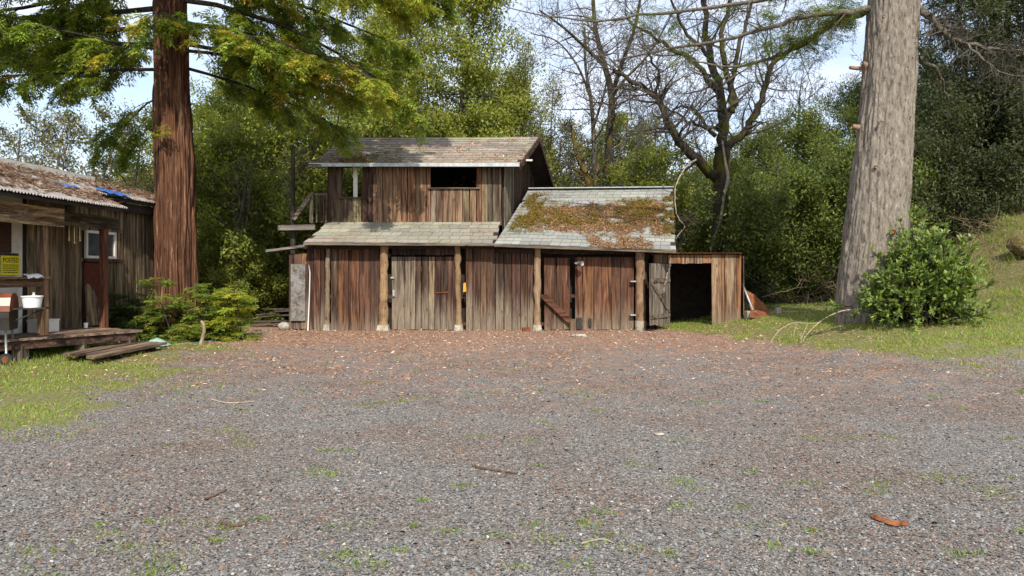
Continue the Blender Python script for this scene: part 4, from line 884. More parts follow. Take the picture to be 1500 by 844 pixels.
def plant_tree(key, nm, label, x, Y, h=None, rz=None, group=None, cat='tree', w=None):
    a, c = KIND[key]; X = (x - CX) / FPX * Y; z = gz(X, Y); k = 1.0
    if h: k = h / max(v.co.z for v in (a.vertices[i] for i in range(0, len(a.vertices), 7)))
    o = root(nm, label, cat, (X, Y, z - .05), random.uniform(-.8, .8) if rz is None else rz * .4, (k * (w or 1), k * (w or 1), k), group)
    link('trunk', a, None, o)
    if c: link('crown', c, None, o)
    return o
EVG = 'evergreens along the far edge of the yard'; SCR = 'shrubs along the edge of the woods'; BAR = 'bare winter trees in the woods'; OLV = 'lichen grey scrub oaks beyond the cabin'; FIR = 'dark conifers on the right bank'
kind('shade_dark_shrub', 112, lambda r: oval_lines(r, 4.5, 2.7, .02, .09, 60, egg), 'dark_bark', DIM, 22000, .13, .05, .2)  # leaf colours darkened, the shade of these woods is put into them
plant_tree('bay_a', 'evergreen_tree', 'tallest bright green evergreen directly behind the upper barn roof', 655, 31, 16.5, .4)
plant_tree('sparse', 'slender_tree', 'slender sparse leaved tree above the right end of the upper barn roof', 772, 32, 12.2, 1.0)
plant_tree('bay_a', 'evergreen_tree', 'bright evergreen just right of the tallest one behind the barn', 712, 34, 11.5, 1.2, EVG)
plant_tree('sparse', 'slender_tree', 'slender leafy tree between the right peak of the upper roof and the bare trunks', 812, 35, 11.5, 3.0)
plant_tree('bay_a', 'evergreen_tree', 'bright evergreen filling the gap above the left half of the upper barn roof', 548, 36, 15, -1.2, EVG)
plant_tree('sparse', 'slender_tree', 'wispy thin crowned tree rising left of the tallest evergreen', 472, 33, 15.5, 2.2)
plant_tree('bay_b', 'evergreen_tree', 'round yellow green evergreen between the bare mossy trunks and the forked oak', 930, 36, 9.6, .7)
plant_tree('shrub_bay', 'evergreen_bush', 'bright bush just above the mossy right barn roof beside the forked oak', 975, 31, 7.2, .7, cat='bush')
plant_tree('shrub_bay', 'evergreen_bush', 'bright bush above the ridge of the mossy roof, between the bare trunks', 920, 31, 6.2, 1.7, cat='bush')
for x, Y, h, k, lb in ((520,30,12,'bay_a','bright conical evergreen above the left corner of the upper barn roof'),(585,33,14,'bay_a','bright evergreen immediately left of the tallest one behind the barn'),(735,35,12,'bay_b','bright rounded evergreen behind the right peak of the upper barn roof'),(430,29,11.5,'bay_a','bright evergreen behind the dark weathered pole'),
    (378,28,10.5,'bay_b','bright rounded evergreen midway between the redwood trunk and the dark pole'),(325,27,9,'bay_b','bright rounded evergreen just right of the redwood trunk'),(690,29,8.5,'bay_b','low rounded evergreen touching the right half of the upper roof ridge'),(600,27.5,8.3,'shrub_bay','bright bush rising over the middle of the upper roof ridge'),(535,27.5,8.3,'shrub_bay','bright bush rising over the left part of the upper roof ridge'),(745,28.5,7.4,'shrub_bay','bright bush rising over the right part of the upper roof ridge'),(260,31,9,'bay_b','bright rounded evergreen behind the redwood trunk'),(350,24.5,6.6,'shrub_bay','bright bush in front of the evergreens right of the redwood trunk'),(410,25.5,7.6,'shrub_bay','bright bush just left of the dark pole')):
    plant_tree(k, 'evergreen_tree', lb, x, Y, h, None, EVG)
for x, Y, h, k, lb in ((310,23.5,3.4,'shrub_bay','mid green shrub right behind the yellow green sapling'),(352,23,3.3,'shrub_bay','mid green shrub at the yard edge between sapling and barn'),(392,24,3.6,'shrub_bay','mid green shrub just left of the barn'),(425,25.5,4.6,'shrub_bay','mid green shrub behind the left end of the barn'),(290,26,5.2,'shrub_bay','mid green shrub behind the right side of the redwood trunk'),
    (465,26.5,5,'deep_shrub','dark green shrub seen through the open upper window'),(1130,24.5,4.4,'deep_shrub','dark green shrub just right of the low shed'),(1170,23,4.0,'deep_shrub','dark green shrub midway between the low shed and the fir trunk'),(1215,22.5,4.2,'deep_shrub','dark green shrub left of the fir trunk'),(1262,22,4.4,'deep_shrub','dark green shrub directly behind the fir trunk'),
    (1340,22.5,4.4,'shade_dark_shrub','very dark shrub immediately right of the fir trunk'),(1385,22,4.2,'shade_dark_shrub','very dark shrub above the top of the leafy bush'),(1440,22.5,4.6,'shade_dark_shrub','very dark shrub on top of the bank left of the boulder'),(1490,23,5,'shade_dark_shrub','very dark shrub on top of the bank above the boulder'),(820,29,4.2,'deep_shrub','dark green shrub in the notch between upper gable and right roof'),(870,28.5,3.8,'deep_shrub','dark green shrub at the foot of the bare mossy trunks')):
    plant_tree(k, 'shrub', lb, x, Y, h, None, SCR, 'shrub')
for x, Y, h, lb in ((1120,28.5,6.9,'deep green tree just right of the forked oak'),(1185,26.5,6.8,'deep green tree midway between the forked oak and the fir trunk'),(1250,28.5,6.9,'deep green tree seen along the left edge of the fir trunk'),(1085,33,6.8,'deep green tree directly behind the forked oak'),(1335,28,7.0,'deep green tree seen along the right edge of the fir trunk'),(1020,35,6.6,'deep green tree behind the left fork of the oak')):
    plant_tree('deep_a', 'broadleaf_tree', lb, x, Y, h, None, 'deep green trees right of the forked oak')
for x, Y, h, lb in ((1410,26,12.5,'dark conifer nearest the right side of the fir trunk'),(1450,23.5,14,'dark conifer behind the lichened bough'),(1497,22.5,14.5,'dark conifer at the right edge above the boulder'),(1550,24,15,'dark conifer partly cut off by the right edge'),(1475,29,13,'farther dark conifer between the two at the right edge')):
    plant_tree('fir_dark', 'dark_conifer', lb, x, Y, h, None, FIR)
for x, Y, h, k, lb in ((790,36,10.5,'bare_c','grey leafless tree just right of the slender leaved tree'),(808,38,10,'bare_b','grey leafless tree with sparse olive tufts behind the upper gable peak'),(852,40,11,'bare_a','grey leafless tree behind the leaning mossy snag'),(828,34,11,'bare_a','grey leafless spreading tree above the gap between the two barn roofs'),(755,40,12,'bare_c','grey leafless tree behind the slender leaved tree'),(1150,33,10,'bare_c','grey leafless tree right of the forked oak'),(1215,36,11.5,'bare_a','grey leafless spreading tree left of the fir trunk'),(1000,40,13,'bare_a','grey leafless tall tree behind the left limbs of the forked oak'),(940,42,12,'bare_c','grey leafless tree above the middle of the mossy roof')):
    plant_tree(k, 'bare_tree', lb, x, Y, h, None, BAR)
for x, Y, h, k, lb in ((15,27,8.0,'bare_b','grey lichened scrub oak at the left edge above the cabin roof'),(75,31,9.0,'bare_b','grey lichened scrub oak above the end of the white roof flashing'),(130,27.5,8.2,'bare_b','grey lichened scrub oak midway between the left edge and the redwood'),(190,29,8.2,'bare_b','grey lichened scrub oak just left of the redwood trunk'),(95,24.5,4.4,'olive_scrub','low olive scrub right behind the white roof flashing'),(150,24,4.4,'olive_scrub','low olive scrub above the blue roof tarp'),(205,23.5,4.6,'olive_scrub','low olive scrub touching the left side of the redwood trunk'),(40,25,4.2,'olive_scrub','low olive scrub behind the roof near the left edge'),(235,26,5.4,'olive_scrub','olive scrub half hidden behind the redwood trunk'),(175,33,6.6,'olive_scrub','farther olive scrub between the redwood and the lichened oaks'),(60,36,5.6,'olive_scrub','farther olive scrub low against the sky at the left')):
    plant_tree(k, 'scrub_oak', lb, x, Y, h, None, OLV)

# ------------------------------------------------------------------ far woods on the hills (one mass)
def far_woods():
    r = np.random.default_rng(55); n = 2000; Y = r.uniform(75, 240, n); X = r.uniform(-1.0, 1.0, n) * Y * .95
    k = 40; S = r.uniform(1.6, 3.2, n); Z = gh(X, Y) + S * 1.1
    C = np.repeat(np.stack([X, Y, Z], -1), k, 0) + r.normal(size=(n*k, 3)) * np.repeat(S, k)[:, None] * np.array([.6, .6, .75]); D = r.normal(size=(n*k, 3)); s = np.repeat(S, k)
    V, F = leaves(C, D, s * .27, s * .2, r); pal = np.array([[.09,.115,.035],[.12,.145,.04],[.07,.09,.035],[.15,.14,.065],[.17,.15,.10]]); c = np.repeat(pal[r.integers(0, 5, n)], k, 0) * (1 + r.uniform(-.3, .3, (n*k, 1)))
    return mesh_np('far_woods', V, F, rep4(c))
tag(link('far_woods', far_woods(), M['leaf']), kind='stuff')

# ------------------------------------------------------------------ two mossy bare trunks behind the ridge
def px_line(pts, Y, m=5, dy=None, seed=0):
    r = np.random.default_rng(seed); q = [P(a, b_, Y + (dy[i] if dy else 0)) for i, (a, b_) in enumerate(pts)]; return smooth_path(q, m)
def twigs(lines, r, n, L, levels=2, twig=.008, up=.05, rmin=0, spread=.8):
    out = list(lines)
    def grow(src, n, L, lev):
        new = []
        w = np.array([len(p) * 1.0 for p, _ in src]); w /= w.sum()
        for _ in range(n):
            p, q = src[r.choice(len(src), p=w)]; t = r.uniform(.15, 1) * (len(p) - 1.01); i = int(t); a = p[i] + (p[i+1] - p[i]) * (t - i); d0 = unit(p[i+1] - p[i]); d = d0 * r.uniform(.1, .7) + unit(np.cross(d0, r.normal(size=3))) * spread
            R0 = max(twig, q[i] * r.uniform(.3, .5)) if lev == 0 else twig * 1.2; m = 6 if lev == 0 else 4; R0 = min(R0, .05); new.append((line(a, d, L * r.uniform(.5, 1.2), m, r, .2, up), np.linspace(R0, twig * .6, m)))
        out.extend(new)
        if lev + 1 < levels: grow(new, n * 4, L * .45, lev + 1)
    grow(lines, n, L, 0); return out
def custom_tree(nm, label, cat, lines, mat, base, extra=None, group=None):
    o = thing(nm, label, cat, base, group); me = tubes_mesh('trunk', lines); link('trunk', me, M[mat], o)
    if extra: link('twigs', tubes_mesh('twigs', extra), M['twig'], o)
    return o
Y = 30; r = np.random.default_rng(201)
t1 = [(px_line([(886,470),(888,380),(889,280),(893,200),(896,140),(884,90),(872,40),(868,-20)], Y, 4, [0,0,0,0,.3,.6,1,1.4], 1), None), (px_line([(896,140),(912,90),(930,40),(942,-30)], Y, 4, [.3,-.4,-1,-1.6], 2), None), (px_line([(884,95),(858,70),(825,40),(790,15)], Y, 4, [.6,0,-.7,-1.4], 3), None), (px_line([(893,150),(912,120),(950,80),(985,20)], Y, 4, [.2,1,1.8,2.6], 4), None)]
t1 = [(p, np.linspace(a, b_, len(p))) for (p, _), (a, b_) in zip(t1, ((.24,.07),(.11,.04),(.09,.03),(.08,.03)))]
custom_tree('bare_tree', 'tall dark bare tree with a straight mossy trunk behind the right barn roof', 'tree', t1, 'oak_bark', tuple(P(886,470,Y)*[1,1,0]), twigs(t1, r, 75, 2.2, 3, .009)[4:])
Y = 31
t2 = [(px_line([(862,470),(866,380),(871,290),(870,210),(866,150),(858,100),(856,40)], Y, 4, [0,0,0,0,.3,.5,.8]), None), (px_line([(868,190),(884,140),(890,110)], Y, 4, [0,-.5,-1]), None), (px_line([(864,140),(845,95),(815,60),(780,50)], Y, 4, [.3,1,1.5,2]), None)]
t2 = [(p, np.linspace(a, b_, len(p))) for (p, _), (a, b_) in zip(t2, ((.15,.05),(.07,.02),(.06,.02)))]
custom_tree('bare_tree', 'thin pale bare tree beside the straight mossy trunk behind the barn', 'tree', t2, 'pale_bark', tuple(P(862,470,Y)*[1,1,0]), twigs(t2, r, 55, 2.0, 3, .009)[3:])
Y = 27.5
t3 = [(px_line([(880,470),(872,360),(868,300),(858,255),(845,225),(838,190)], Y, 4), None), (px_line([(866,290),(874,255),(878,225)], Y, 4, [0,.3,.6]), None), (px_line([(860,262),(846,250),(832,246)], Y, 4), None)]
t3 = [(p, np.linspace(a, b_, len(p))) for (p, _), (a, b_) in zip(t3, ((.22,.06),(.11,.04),(.08,.04)))]
M['moss_bark'] = bark('rusty_moss_bark', (.03,.022,.012), (.12,.08,.025), (.19,.12,.03), (9, 9, 5), (.13,.11,.02), (.45, .6))
custom_tree('mossy_snag', 'short leaning snag thick with rusty moss behind the barn roof ridge', 'tree', t3, 'moss_bark', tuple(P(880,470,Y)*[1,1,0]), twigs(t3, r, 60, .8, 2, .009)[3:])
# ------------------------------------------------------------------ forked oak behind the shed
Y = 25.5; r = np.random.default_rng(202)
OK = [([(1040,475),(1044,420),(1050,360),(1056,300),(1056,250),(1058,215)], None, .34, .27), ([(1058,222),(1060,180),(1052,130),(1042,90),(1034,40),(1028,-30)], [0,.1,.3,.6,1,1.5], .20, .08), ([(1066,215),(1090,195),(1108,165),(1118,130),(1132,95),(1160,70),(1200,48)], [0,-.2,-.4,-.5,-.6,-.8,-1], .15, .05),
      ([(1050,262),(1030,240),(1000,215),(984,190),(972,160),(952,138),(925,118),(900,100)], [0,-.5,-.8,-1,-1.2,-1.4,-1.8,-2.2], .19, .05), ([(1054,190),(1075,150),(1066,110),(1058,60),(1068,10),(1080,-40)], [0,.6,1,1.2,1.5,2], .14, .06), ([(1052,135),(1020,95),(990,75),(950,50),(915,25)], [.3,0,-.5,-1,-1.5], .11, .03),
      ([(1040,85),(1008,50),(990,20),(975,-30)], [.6,.2,0,-.3], .08, .03), ([(1072,165),(1072,120),(1085,60),(1100,10),(1110,-30)], [.3,.8,1.1,1.3,1.5], .11, .04), ([(975,168),(962,140),(966,110),(950,80)], [-1.2,-1.5,-2,-2.4], .07, .03), ([(1048,200),(1020,165),(1010,158),(985,160)], [0,.5,.8,1.1], .07, .03), ([(1056,180),(1040,190),(1015,180),(990,165),(965,155)], [0,-.8,-1.4,-1.9,-2.3], .07, .02)]
ol = []
for pts, dy, a, b_ in OK: q = px_line(pts, Y, 4, dy); q[1:-1] += r.normal(0, .035, (len(q)-2, 3)); ol.append((q, np.linspace(a, b_, len(q))))
oak = custom_tree('forked_oak', 'large bare mossy oak forking low behind the right end of the barn', 'tree', ol, 'oak_bark', tuple(P(1040,475,Y)*[1,1,0]), twigs(ol[1:], r, 190, 2.0, 3, .007)[10:])
M['bare_wood'] = plain('debarked_wood', (.33,.285,.22), .85, .15, 0, .35, 10, (.1,.06,.04), .5)
sc_ = px_line([(1058,205),(1062,235),(1066,262),(1060,290),(1056,320),(1048,345),(1041,368)], Y - .32, 5)
MB().tube(sc_, np.interp(np.linspace(0, 1, len(sc_)), [0,.3,.6,1], [.03,.06,.055,.025]), 9).build('bare_scar', M['bare_wood'], oak, True)
vn_ = px_line([(1020,234),(1005,246),(992,268),(988,290),(992,318),(1002,332),(990,350),(986,366)], 23.8, 5); vn_[2:-1] += np.cumsum(r.normal(0, .012, (len(vn_)-3, 3)), 0) * .6 + r.normal(0, .012, (len(vn_)-3, 3))
o = thing('hanging_branch', 'pale broken branch hanging from the oak down past the mossy roof edge', 'branch', tuple(vn_[-1]))
link('stem', tubes_mesh('stem', [(vn_, np.linspace(.036, .013, len(vn_)))]), M['bare_wood'], o)
link('twigs', tubes_mesh('twigs', twigs([(vn_[15:], np.linspace(.03,.015,len(vn_)-15))], r, 26, .8, 2, .007)[1:]), M['twig'], o)

# ------------------------------------------------------------------ furrowed trunks
def furrow_trunk(path, rad, n, seed, depth, freq, zf, rings):
    pts = smooth_path(path, 8); s = np.linspace(0, len(pts) - 1, rings); i = np.minimum(s.astype(int), len(pts) - 2); f = (s - i)[:, None]; pts = pts[i] * (1 - f) + pts[i+1] * f
    R = np.interp(np.linspace(0, 1, rings), np.linspace(0, 1, len(rad)), rad); a = np.arange(n) / n * 2 * np.pi; A, Z = np.meshgrid(a, pts[:, 2])
    w = A + .35 * (fbm(np.cos(A) * 1.5 + 5, np.sin(A) * 1.5 + 5, Z * zf * .7, seed, 3) - .5)
    k = fbm(np.cos(w) * freq + 20, np.sin(w) * freq + 20, Z * zf, seed + 5, 4); g = np.abs(k - .5) * 2
    big = vn(np.cos(A) * 1.4 + 9, np.sin(A) * 1.4 + 9, Z * .4, seed + 9) - .5
    rr_ = R[:, None] * (1 + big * .10) + depth * (np.minimum(g * 2.2, 1) - .6) + depth * .5 * (vn(np.cos(w) * freq * 3 + 40, np.sin(w) * freq * 3 + 40, Z * zf * 4, seed + 3) - .5)
    V = np.stack([pts[:, 0][:, None] + rr_ * np.cos(A), pts[:, 1][:, None] + rr_ * np.sin(A), Z], -1).reshape(-1, 3)
    j = np.arange(n); F = np.concatenate([np.stack([q * n + j, q * n + (j + 1) % n, (q + 1) * n + (j + 1) % n, (q + 1) * n + j], -1) for q in range(rings - 1)])
    return mesh_np('trunk', V, F, None, True)
# ------------------------------------------------------------------ redwood
RX, RY = float(P(258, 400, 18.4)[0]), 18.4
RW = thing('redwood_tree', 'big redwood with furrowed red brown bark and drooping green boughs beside the cabin', 'tree', (RX, RY, 0))
link('trunk', furrow_trunk([(RX-.02,RY,-.2),(RX,RY,1.5),(RX-.02,RY,4),(RX-.10,RY,6),(RX-.16,RY,9),(RX-.25,RY,24)], [.70,.56,.50,.475,.46,.445,.455,.44,.42,.4,.37,.3,.2,.08], 160, 3, .16, 7.5, .32, 260), M['redwood_bark'], RW)
def spray(r, a, d, L, out, ncol, nsub=9, sub=.34, droop=.5, nl=.085, nw=.02, dens=11):
    """flat feathery branchlet: stem with side sprigs carrying paired needles"""
    stem = line(a, d, L, 7, r, .07, -.06 * droop); sd = unit(np.cross(unit(np.array(d)), [0, 0, 1.]) + 1e-6); C, D, G = [], [], []
    for k in range(nsub):
        t = (k + .5) / nsub * 5.9; i = int(t); p = stem[i] + (stem[i+1] - stem[i]) * (t - i); d0 = unit(stem[i+1] - stem[i])
        for s in (-1, 1):
            l = sub * (1.05 - .6 * k / nsub) * r.uniform(.6, 1.25); q = unit(d0 * .75 + sd * s * .8 + [0, 0, -.25 * droop] + r.normal(0, .13, 3)); m = max(4, int(dens * l / .3)); u = (np.arange(m) + r.random(m)) / m; e_ = unit(np.cross(q, [0, 0, 1.])); sg_ = np.where(np.arange(m) % 2, 1, -1)[:, None]
            C.append(p + q * (u * l)[:, None]); D.append(unit(q * .75 + e_ * sg_ * .65 + r.normal(0, .2, (m, 3)) + [0, 0, -.12])); G.append(np.full(m, k / nsub))
    out.append((np.concatenate(C), np.concatenate(D), hue(np.array(ncol), r, 1, .25)[0])); return stem
def needle_mesh(name, out, r, L, W, tip=None):
    C = np.concatenate([o[0] for o in out]); D = np.concatenate([o[1] for o in out]); c = np.concatenate([np.repeat(o[2][None], len(o[0]), 0) for o in out]); n = len(C)
    V, F = leaves(C, D, L * (.6 + .8 * r.random(n)), W * (.7 + .6 * r.random(n)), r, up=np.array([[0, 0, 1.]])); return mesh_np(name, V, F, rep4(c * (1 + r.uniform(-.2, .2, (n, 1)))))
RWG = [(.17,.24,.04), (.24,.30,.045), (.29,.34,.05), (.14,.20,.038)]
RWY = [(.31,.34,.045), (.38,.37,.05), (.41,.31,.055), (.25,.29,.04)]
r = np.random.default_rng(301); bl, sp = [], []
def bough(z, az, L, rise, yel, n=26, slen=1.0):
    a = np.array([RX - .1 + .35*math.sin(az), RY + .35*math.cos(az) * 1.0, z]); d = (math.sin(az), math.cos(az), rise); q = line(a, d, L, 9, r, .06, -.035); bl.append((q, np.linspace(.055 * L / 5, .012, 9)))
    for k in range(n):
        t = r.uniform(.10, 1) * 7.98; i = int(t); p = q[i] + (q[i+1] - q[i]) * (t - i); d0 = unit(q[i+1] - q[i]); s = 1 if k % 2 else -1; sd = unit(np.cross(d0, [0, 0, 1.]))
        dd = unit(d0 * r.uniform(.4, .9) + sd * s * r.uniform(.3, .95) + [0, 0, -.28 + r.normal(0, .2)]); l = slen * r.uniform(.55, 1.25) * (1.1 - .35 * t / 8); pal = RWY if r.random() < yel * (.35 + .65 * t / 8) else RWG
        st = line(p, dd, l, 6, r, .08, -.06); bl.append((st, np.linspace(.013, .005, 6)))
        for m in range(int(3 + 4 * l)):
            u = r.uniform(.1, 1) * 4.98; j = int(u); p2 = st[j] + (st[j+1] - st[j]) * (u - j); d2 = unit(st[j+1] - st[j]) * .7 + r.normal(0, .45, 3) * [1, 1, .6] + [0, 0, -.22]
            spray(r, p2, d2, r.uniform(.3, .55), sp, pal[r.integers(0, len(pal))], 6, .17, .8, dens=6)
R_ = math.radians
# azimuths: 0 away from the viewer, 90 right, 180 towards the viewer, 270 left
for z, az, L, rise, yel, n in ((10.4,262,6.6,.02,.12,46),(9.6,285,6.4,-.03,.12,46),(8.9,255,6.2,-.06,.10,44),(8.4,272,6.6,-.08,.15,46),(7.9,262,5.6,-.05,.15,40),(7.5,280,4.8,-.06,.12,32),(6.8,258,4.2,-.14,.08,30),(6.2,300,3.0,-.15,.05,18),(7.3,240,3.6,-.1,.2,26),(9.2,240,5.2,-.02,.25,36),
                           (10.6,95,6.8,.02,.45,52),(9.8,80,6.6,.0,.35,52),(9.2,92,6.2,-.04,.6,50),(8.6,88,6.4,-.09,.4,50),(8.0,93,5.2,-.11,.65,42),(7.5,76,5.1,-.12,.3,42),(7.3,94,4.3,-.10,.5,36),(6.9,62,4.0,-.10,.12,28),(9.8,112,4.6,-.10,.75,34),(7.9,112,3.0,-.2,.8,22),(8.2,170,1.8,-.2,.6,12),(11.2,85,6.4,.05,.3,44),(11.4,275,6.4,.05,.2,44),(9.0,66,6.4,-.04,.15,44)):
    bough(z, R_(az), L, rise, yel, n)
for z, az, L in ((10.6,165,4.2),(11.2,190,4.4),(10.2,205,3.6),(11.9,150,4.4),(12.3,178,4.6),(10.9,220,4),(12.8,200,4.2),(13.4,170,4.2)):  # boughs out of view, added to shade the upper trunk
    bough(z, R_(az), L, .12, .3, 18)
for k in range(26):
    z = 11.4 + k * .45; bough(z, k * 2.4, max(1.4, 5.6 - k * .16), .05, .2, 6)
link('branches', tubes_mesh('branches', bl), M['dark_bark'], RW)
link('crown', needle_mesh('crown', sp, r, .12, .034), M['leaf'], RW)
# a dead thin lower branch fan by the barn and the sprig on the trunk
sp = []; 
for k in range(9): spray(r, np.array([RX - .02, RY - .56, 5.02]), (r.normal(0, .8), -.5, r.normal(.1, .5)), r.uniform(.2, .4), sp, RWY[k % 4], 5, .12, .6, dens=9)
link('sprout', needle_mesh('sprout', sp, r, .08, .022), M['leaf'], RW)
# ------------------------------------------------------------------ saplings at its foot
def sapling(nm, label, px, Y, h, w, cols, seed, n=60, lean=0.0):
    r = np.random.default_rng(seed); x = float(P(px, 0, Y)[0]); z = gz(x, Y); o = thing(nm, label, 'sapling', (x, Y, z)); st, sp = [], []
    for s in range(5):
        a = np.array([x + r.normal(0, w * .28), Y + r.normal(0, .3), z - .05]); hh = h * r.uniform(.55, 1.05) if s else h; q = line(a, (r.normal(lean, .12), r.normal(0, .12), 1), hh, 7, r, .06, .03); st.append((q, np.linspace(.022, .006, 7)))
        for k in range(n // 5 + 6):
            t = r.uniform(.05, 1) * 5.98; i = int(t); p = q[i] + (q[i+1] - q[i]) * (t - i); az = r.random() * 6.28; L = w * .62 * (1.05 - .72 * t / 6) * r.uniform(.6, 1.2); d = np.array([math.cos(az), math.sin(az), .10])
            s2 = line(p, d, L, 5, r, .08, -.05); st.append((s2, np.linspace(.008, .004, 5)))
            for m in range(int(2 + L * 9)):
                u = r.uniform(.1, 1) * 3.98; j = int(u); p2 = s2[j] + (s2[j+1] - s2[j]) * (u - j); spray(r, p2, unit(s2[j+1] - s2[j]) + r.normal(0, .4, 3) * [1, 1, .3], r.uniform(.2, .38), sp, cols[r.integers(0, len(cols))], 6, .14, .4, dens=11)
    link('stem', tubes_mesh('stem', st), M['dark_bark'], o); link('crown', needle_mesh('crown', sp, r, .075, .019), M['leaf'], o); return o
sapling('redwood_sapling', 'dark green redwood sapling against the cabin wall between post and trunk', 195, 17.0, 1.25, .85, [(.06,.10,.025), (.075,.12,.028), (.045,.08,.022)], 401, 55)
sapling('redwood_sapling', 'tallest mid green redwood sapling directly in front of the big trunk', 262, 17.0, 1.6, .95, [(.18,.25,.04), (.23,.29,.045), (.14,.20,.035), (.30,.30,.06)], 402, 70)
sapling('redwood_sapling', 'yellow green redwood sapling right of the big trunk', 318, 17.2, 1.4, .85, [(.34,.37,.045), (.42,.42,.05), (.25,.30,.04), (.19,.26,.04)], 403, 65, .1)
# dead twig fan hanging at the barn's upper left corner
r = np.random.default_rng(31); fan = []
for k in range(14):
    a = P(470 - 3*k*.3, 205 + k*2, 20.2 + .05*k); fan.append((line(a, (-.75 + r.normal(0, .15), r.normal(0, .2), -.55 + r.normal(0, .22)), r.uniform(1.0, 2.1), 7, r, .09, -.01), np.linspace(.012, .005, 7)))
o = thing('dead_branch', 'grey leafless hanging branch at the left end of the upper barn roof', 'branch', tuple(P(470,205,20.2))); link('twigs', tubes_mesh('twigs', twigs(fan, r, 50, .45, 1, .005)), M['twig'], o)
main = line(P(500,150,19.9), (-.12, .1, -1), 1.3, 6, r, .06, 0); link('stem', tubes_mesh('stem', [(main, np.linspace(.02, .012, 6))]), M['twig'], o)
# ------------------------------------------------------------------ weathered pole left of the barn
pl = MB().tube([(float(P(429,0,20.75)[0]) + .006*math.sin(k*1.7), 20.75, -.1 + k*.54) for k in range(11)], [.095 - .004*k for k in range(11)], 12).build('old_pole', wood('charred_pole_wood', 2, False), None, True, (.085,.068,.055,-9)); tag(pl, 'dark weathered pole standing upright at the left end of the barn', 'pole')
# ------------------------------------------------------------------ big grey fir trunk on the right
FX_, FY = float(P(1262, 0, 16)[0]), 16.0; fz = gz(FX_, FY); r = np.random.default_rng(501)
def fx(px): return float(P(px, 0, FY)[0])
FT = thing('fir_tree', 'massive pale grey fir trunk with branch stubs beside the leafy bush', 'tree', (FX_, FY, fz))
link('trunk', furrow_trunk([(fx(1274),FY,fz-.3),(fx(1275),FY,fz+.6),(fx(1280),FY,2.0),(fx(1288),FY,3.6),(fx(1298),FY,5.2),(fx(1308),FY,7.7),(fx(1318),FY,11),(fx(1340),FY,24)], [.76,.715,.705,.69,.69,.665,.63,.60,.58,.565,.55,.53,.5,.46,.4,.3,.15], 190, 13, .048, 9.5, .9, 280), bark('grey_fir_bark', (.075,.064,.052), (.24,.205,.165), (.37,.33,.272), (15, 15, 5)), FT)
M['stub'] = plain('cut_branch_wood', (.24,.16,.11), .85, .15, 0, .3, 14)
def stub(px, py, dx, dz, rad, L, side):
    a = P(px, py, FY - .50 + abs(side) * .45); MB().tube([a, a + unit(np.array([dx, -.6 + abs(side) * .5, dz])) * L * .6, a + unit(np.array([dx, -.6 + abs(side) * .5, dz])) * L], [rad * 1.1, rad, rad * .85], 9).build('branch_stub', M['stub'], FT, True)
for q in ((1267,101,-1,.05,.045,.36,1),(1258,187,-1,.15,.06,.16,1),(1332,87,.3,-.1,.055,.08,.3),(1268,96,-.5,.2,.06,.12,.8),(1330,174,.3,0,.05,.07,.2),(1294,25,0,0,.035,.05,0),(1288,180,0,0,.035,.05,0),(1314,254,0,0,.03,.04,0),(1282,245,0,0,.04,.05,0)): stub(*q)
MB().tube([P(1308,340,FY-.62), P(1309,340,FY-.74)], [.055,.05], 9).build('sap_wound', plain('orange_resin', (.30,.095,.045), .8, .2, 0, .6, 30), FT, True)
def fbough(pts, dy, a, b_): q = px_line(pts, FY, 5, dy); q[1:-1] += r.normal(0, .02, (len(q)-2, 3)); return (q, np.linspace(a, b_, len(q)))
FB = [fbough([(1280,12),(1235,18),(1180,25),(1130,38),(1060,58),(980,72),(900,90)], [0,0,.2,.4,.8,1.2,1.6], .075, .02), fbough([(1282,18),(1245,22),(1215,35),(1180,62),(1130,85),(1070,98),(1010,88)], [0,.8,1.4,2,2.6,3.2,4], .10, .02), fbough([(1344,8),(1360,25),(1378,42),(1400,58),(1450,72),(1510,74)], [0,-.2,-.4,-.6,-.8,-1], .07, .03), fbough([(1345,85),(1368,100),(1380,120),(1388,150)], [0,.6,1.2,1.8], .05, .02), fbough([(1400,58),(1440,85),(1470,110),(1500,112)], [-.6,-.9,-1.1,-1.3], .03, .012), fbough([(1262,-30),(1190,-18),(1090,5),(960,20),(850,30),(740,10)], [0,.3,.8,1.4,2,2.6], .07, .012)]
link('branches', tubes_mesh('branches', FB), bark('lichen_branch_bark', (.05,.043,.035), (.15,.13,.10), (.30,.28,.2), (20, 20, 9)), FT)
tw = twigs([FB[0], FB[2], FB[4], FB[5], FB[2], FB[4]], r, 190, .75, 2, .0055, -.04)[6:]; link('twigs', tubes_mesh('twigs', tw), M['twig'], FT)
sp = []
for bi, n, lo in ((1, 85, .1), (0, 26, .1), (5, 22, .1)):
    q, _ = FB[bi]
    for k in range(n):
        t = r.uniform(lo, .8) * (len(q) - 1.01); i = int(t); p = q[i] + (q[i+1] - q[i]) * (t - i); d = np.array([r.normal(-.3, .5), r.normal(0, .7), -.25 + r.normal(0, .35)]) if bi != 1 else np.array([r.normal(-.15, .5), r.normal(0, .6), r.normal(.35, .45)]); st = line(p, d, r.uniform(.4, 1.3), 6, r, .1, -.08)
        for m in range(7): j = r.integers(0, 5); spray(r, st[j], unit(st[j+1] - st[j]) + r.normal(0, .45, 3), r.uniform(.2, .42), sp, DEEP[r.integers(0, 4)], 5, .12, .7, dens=8)
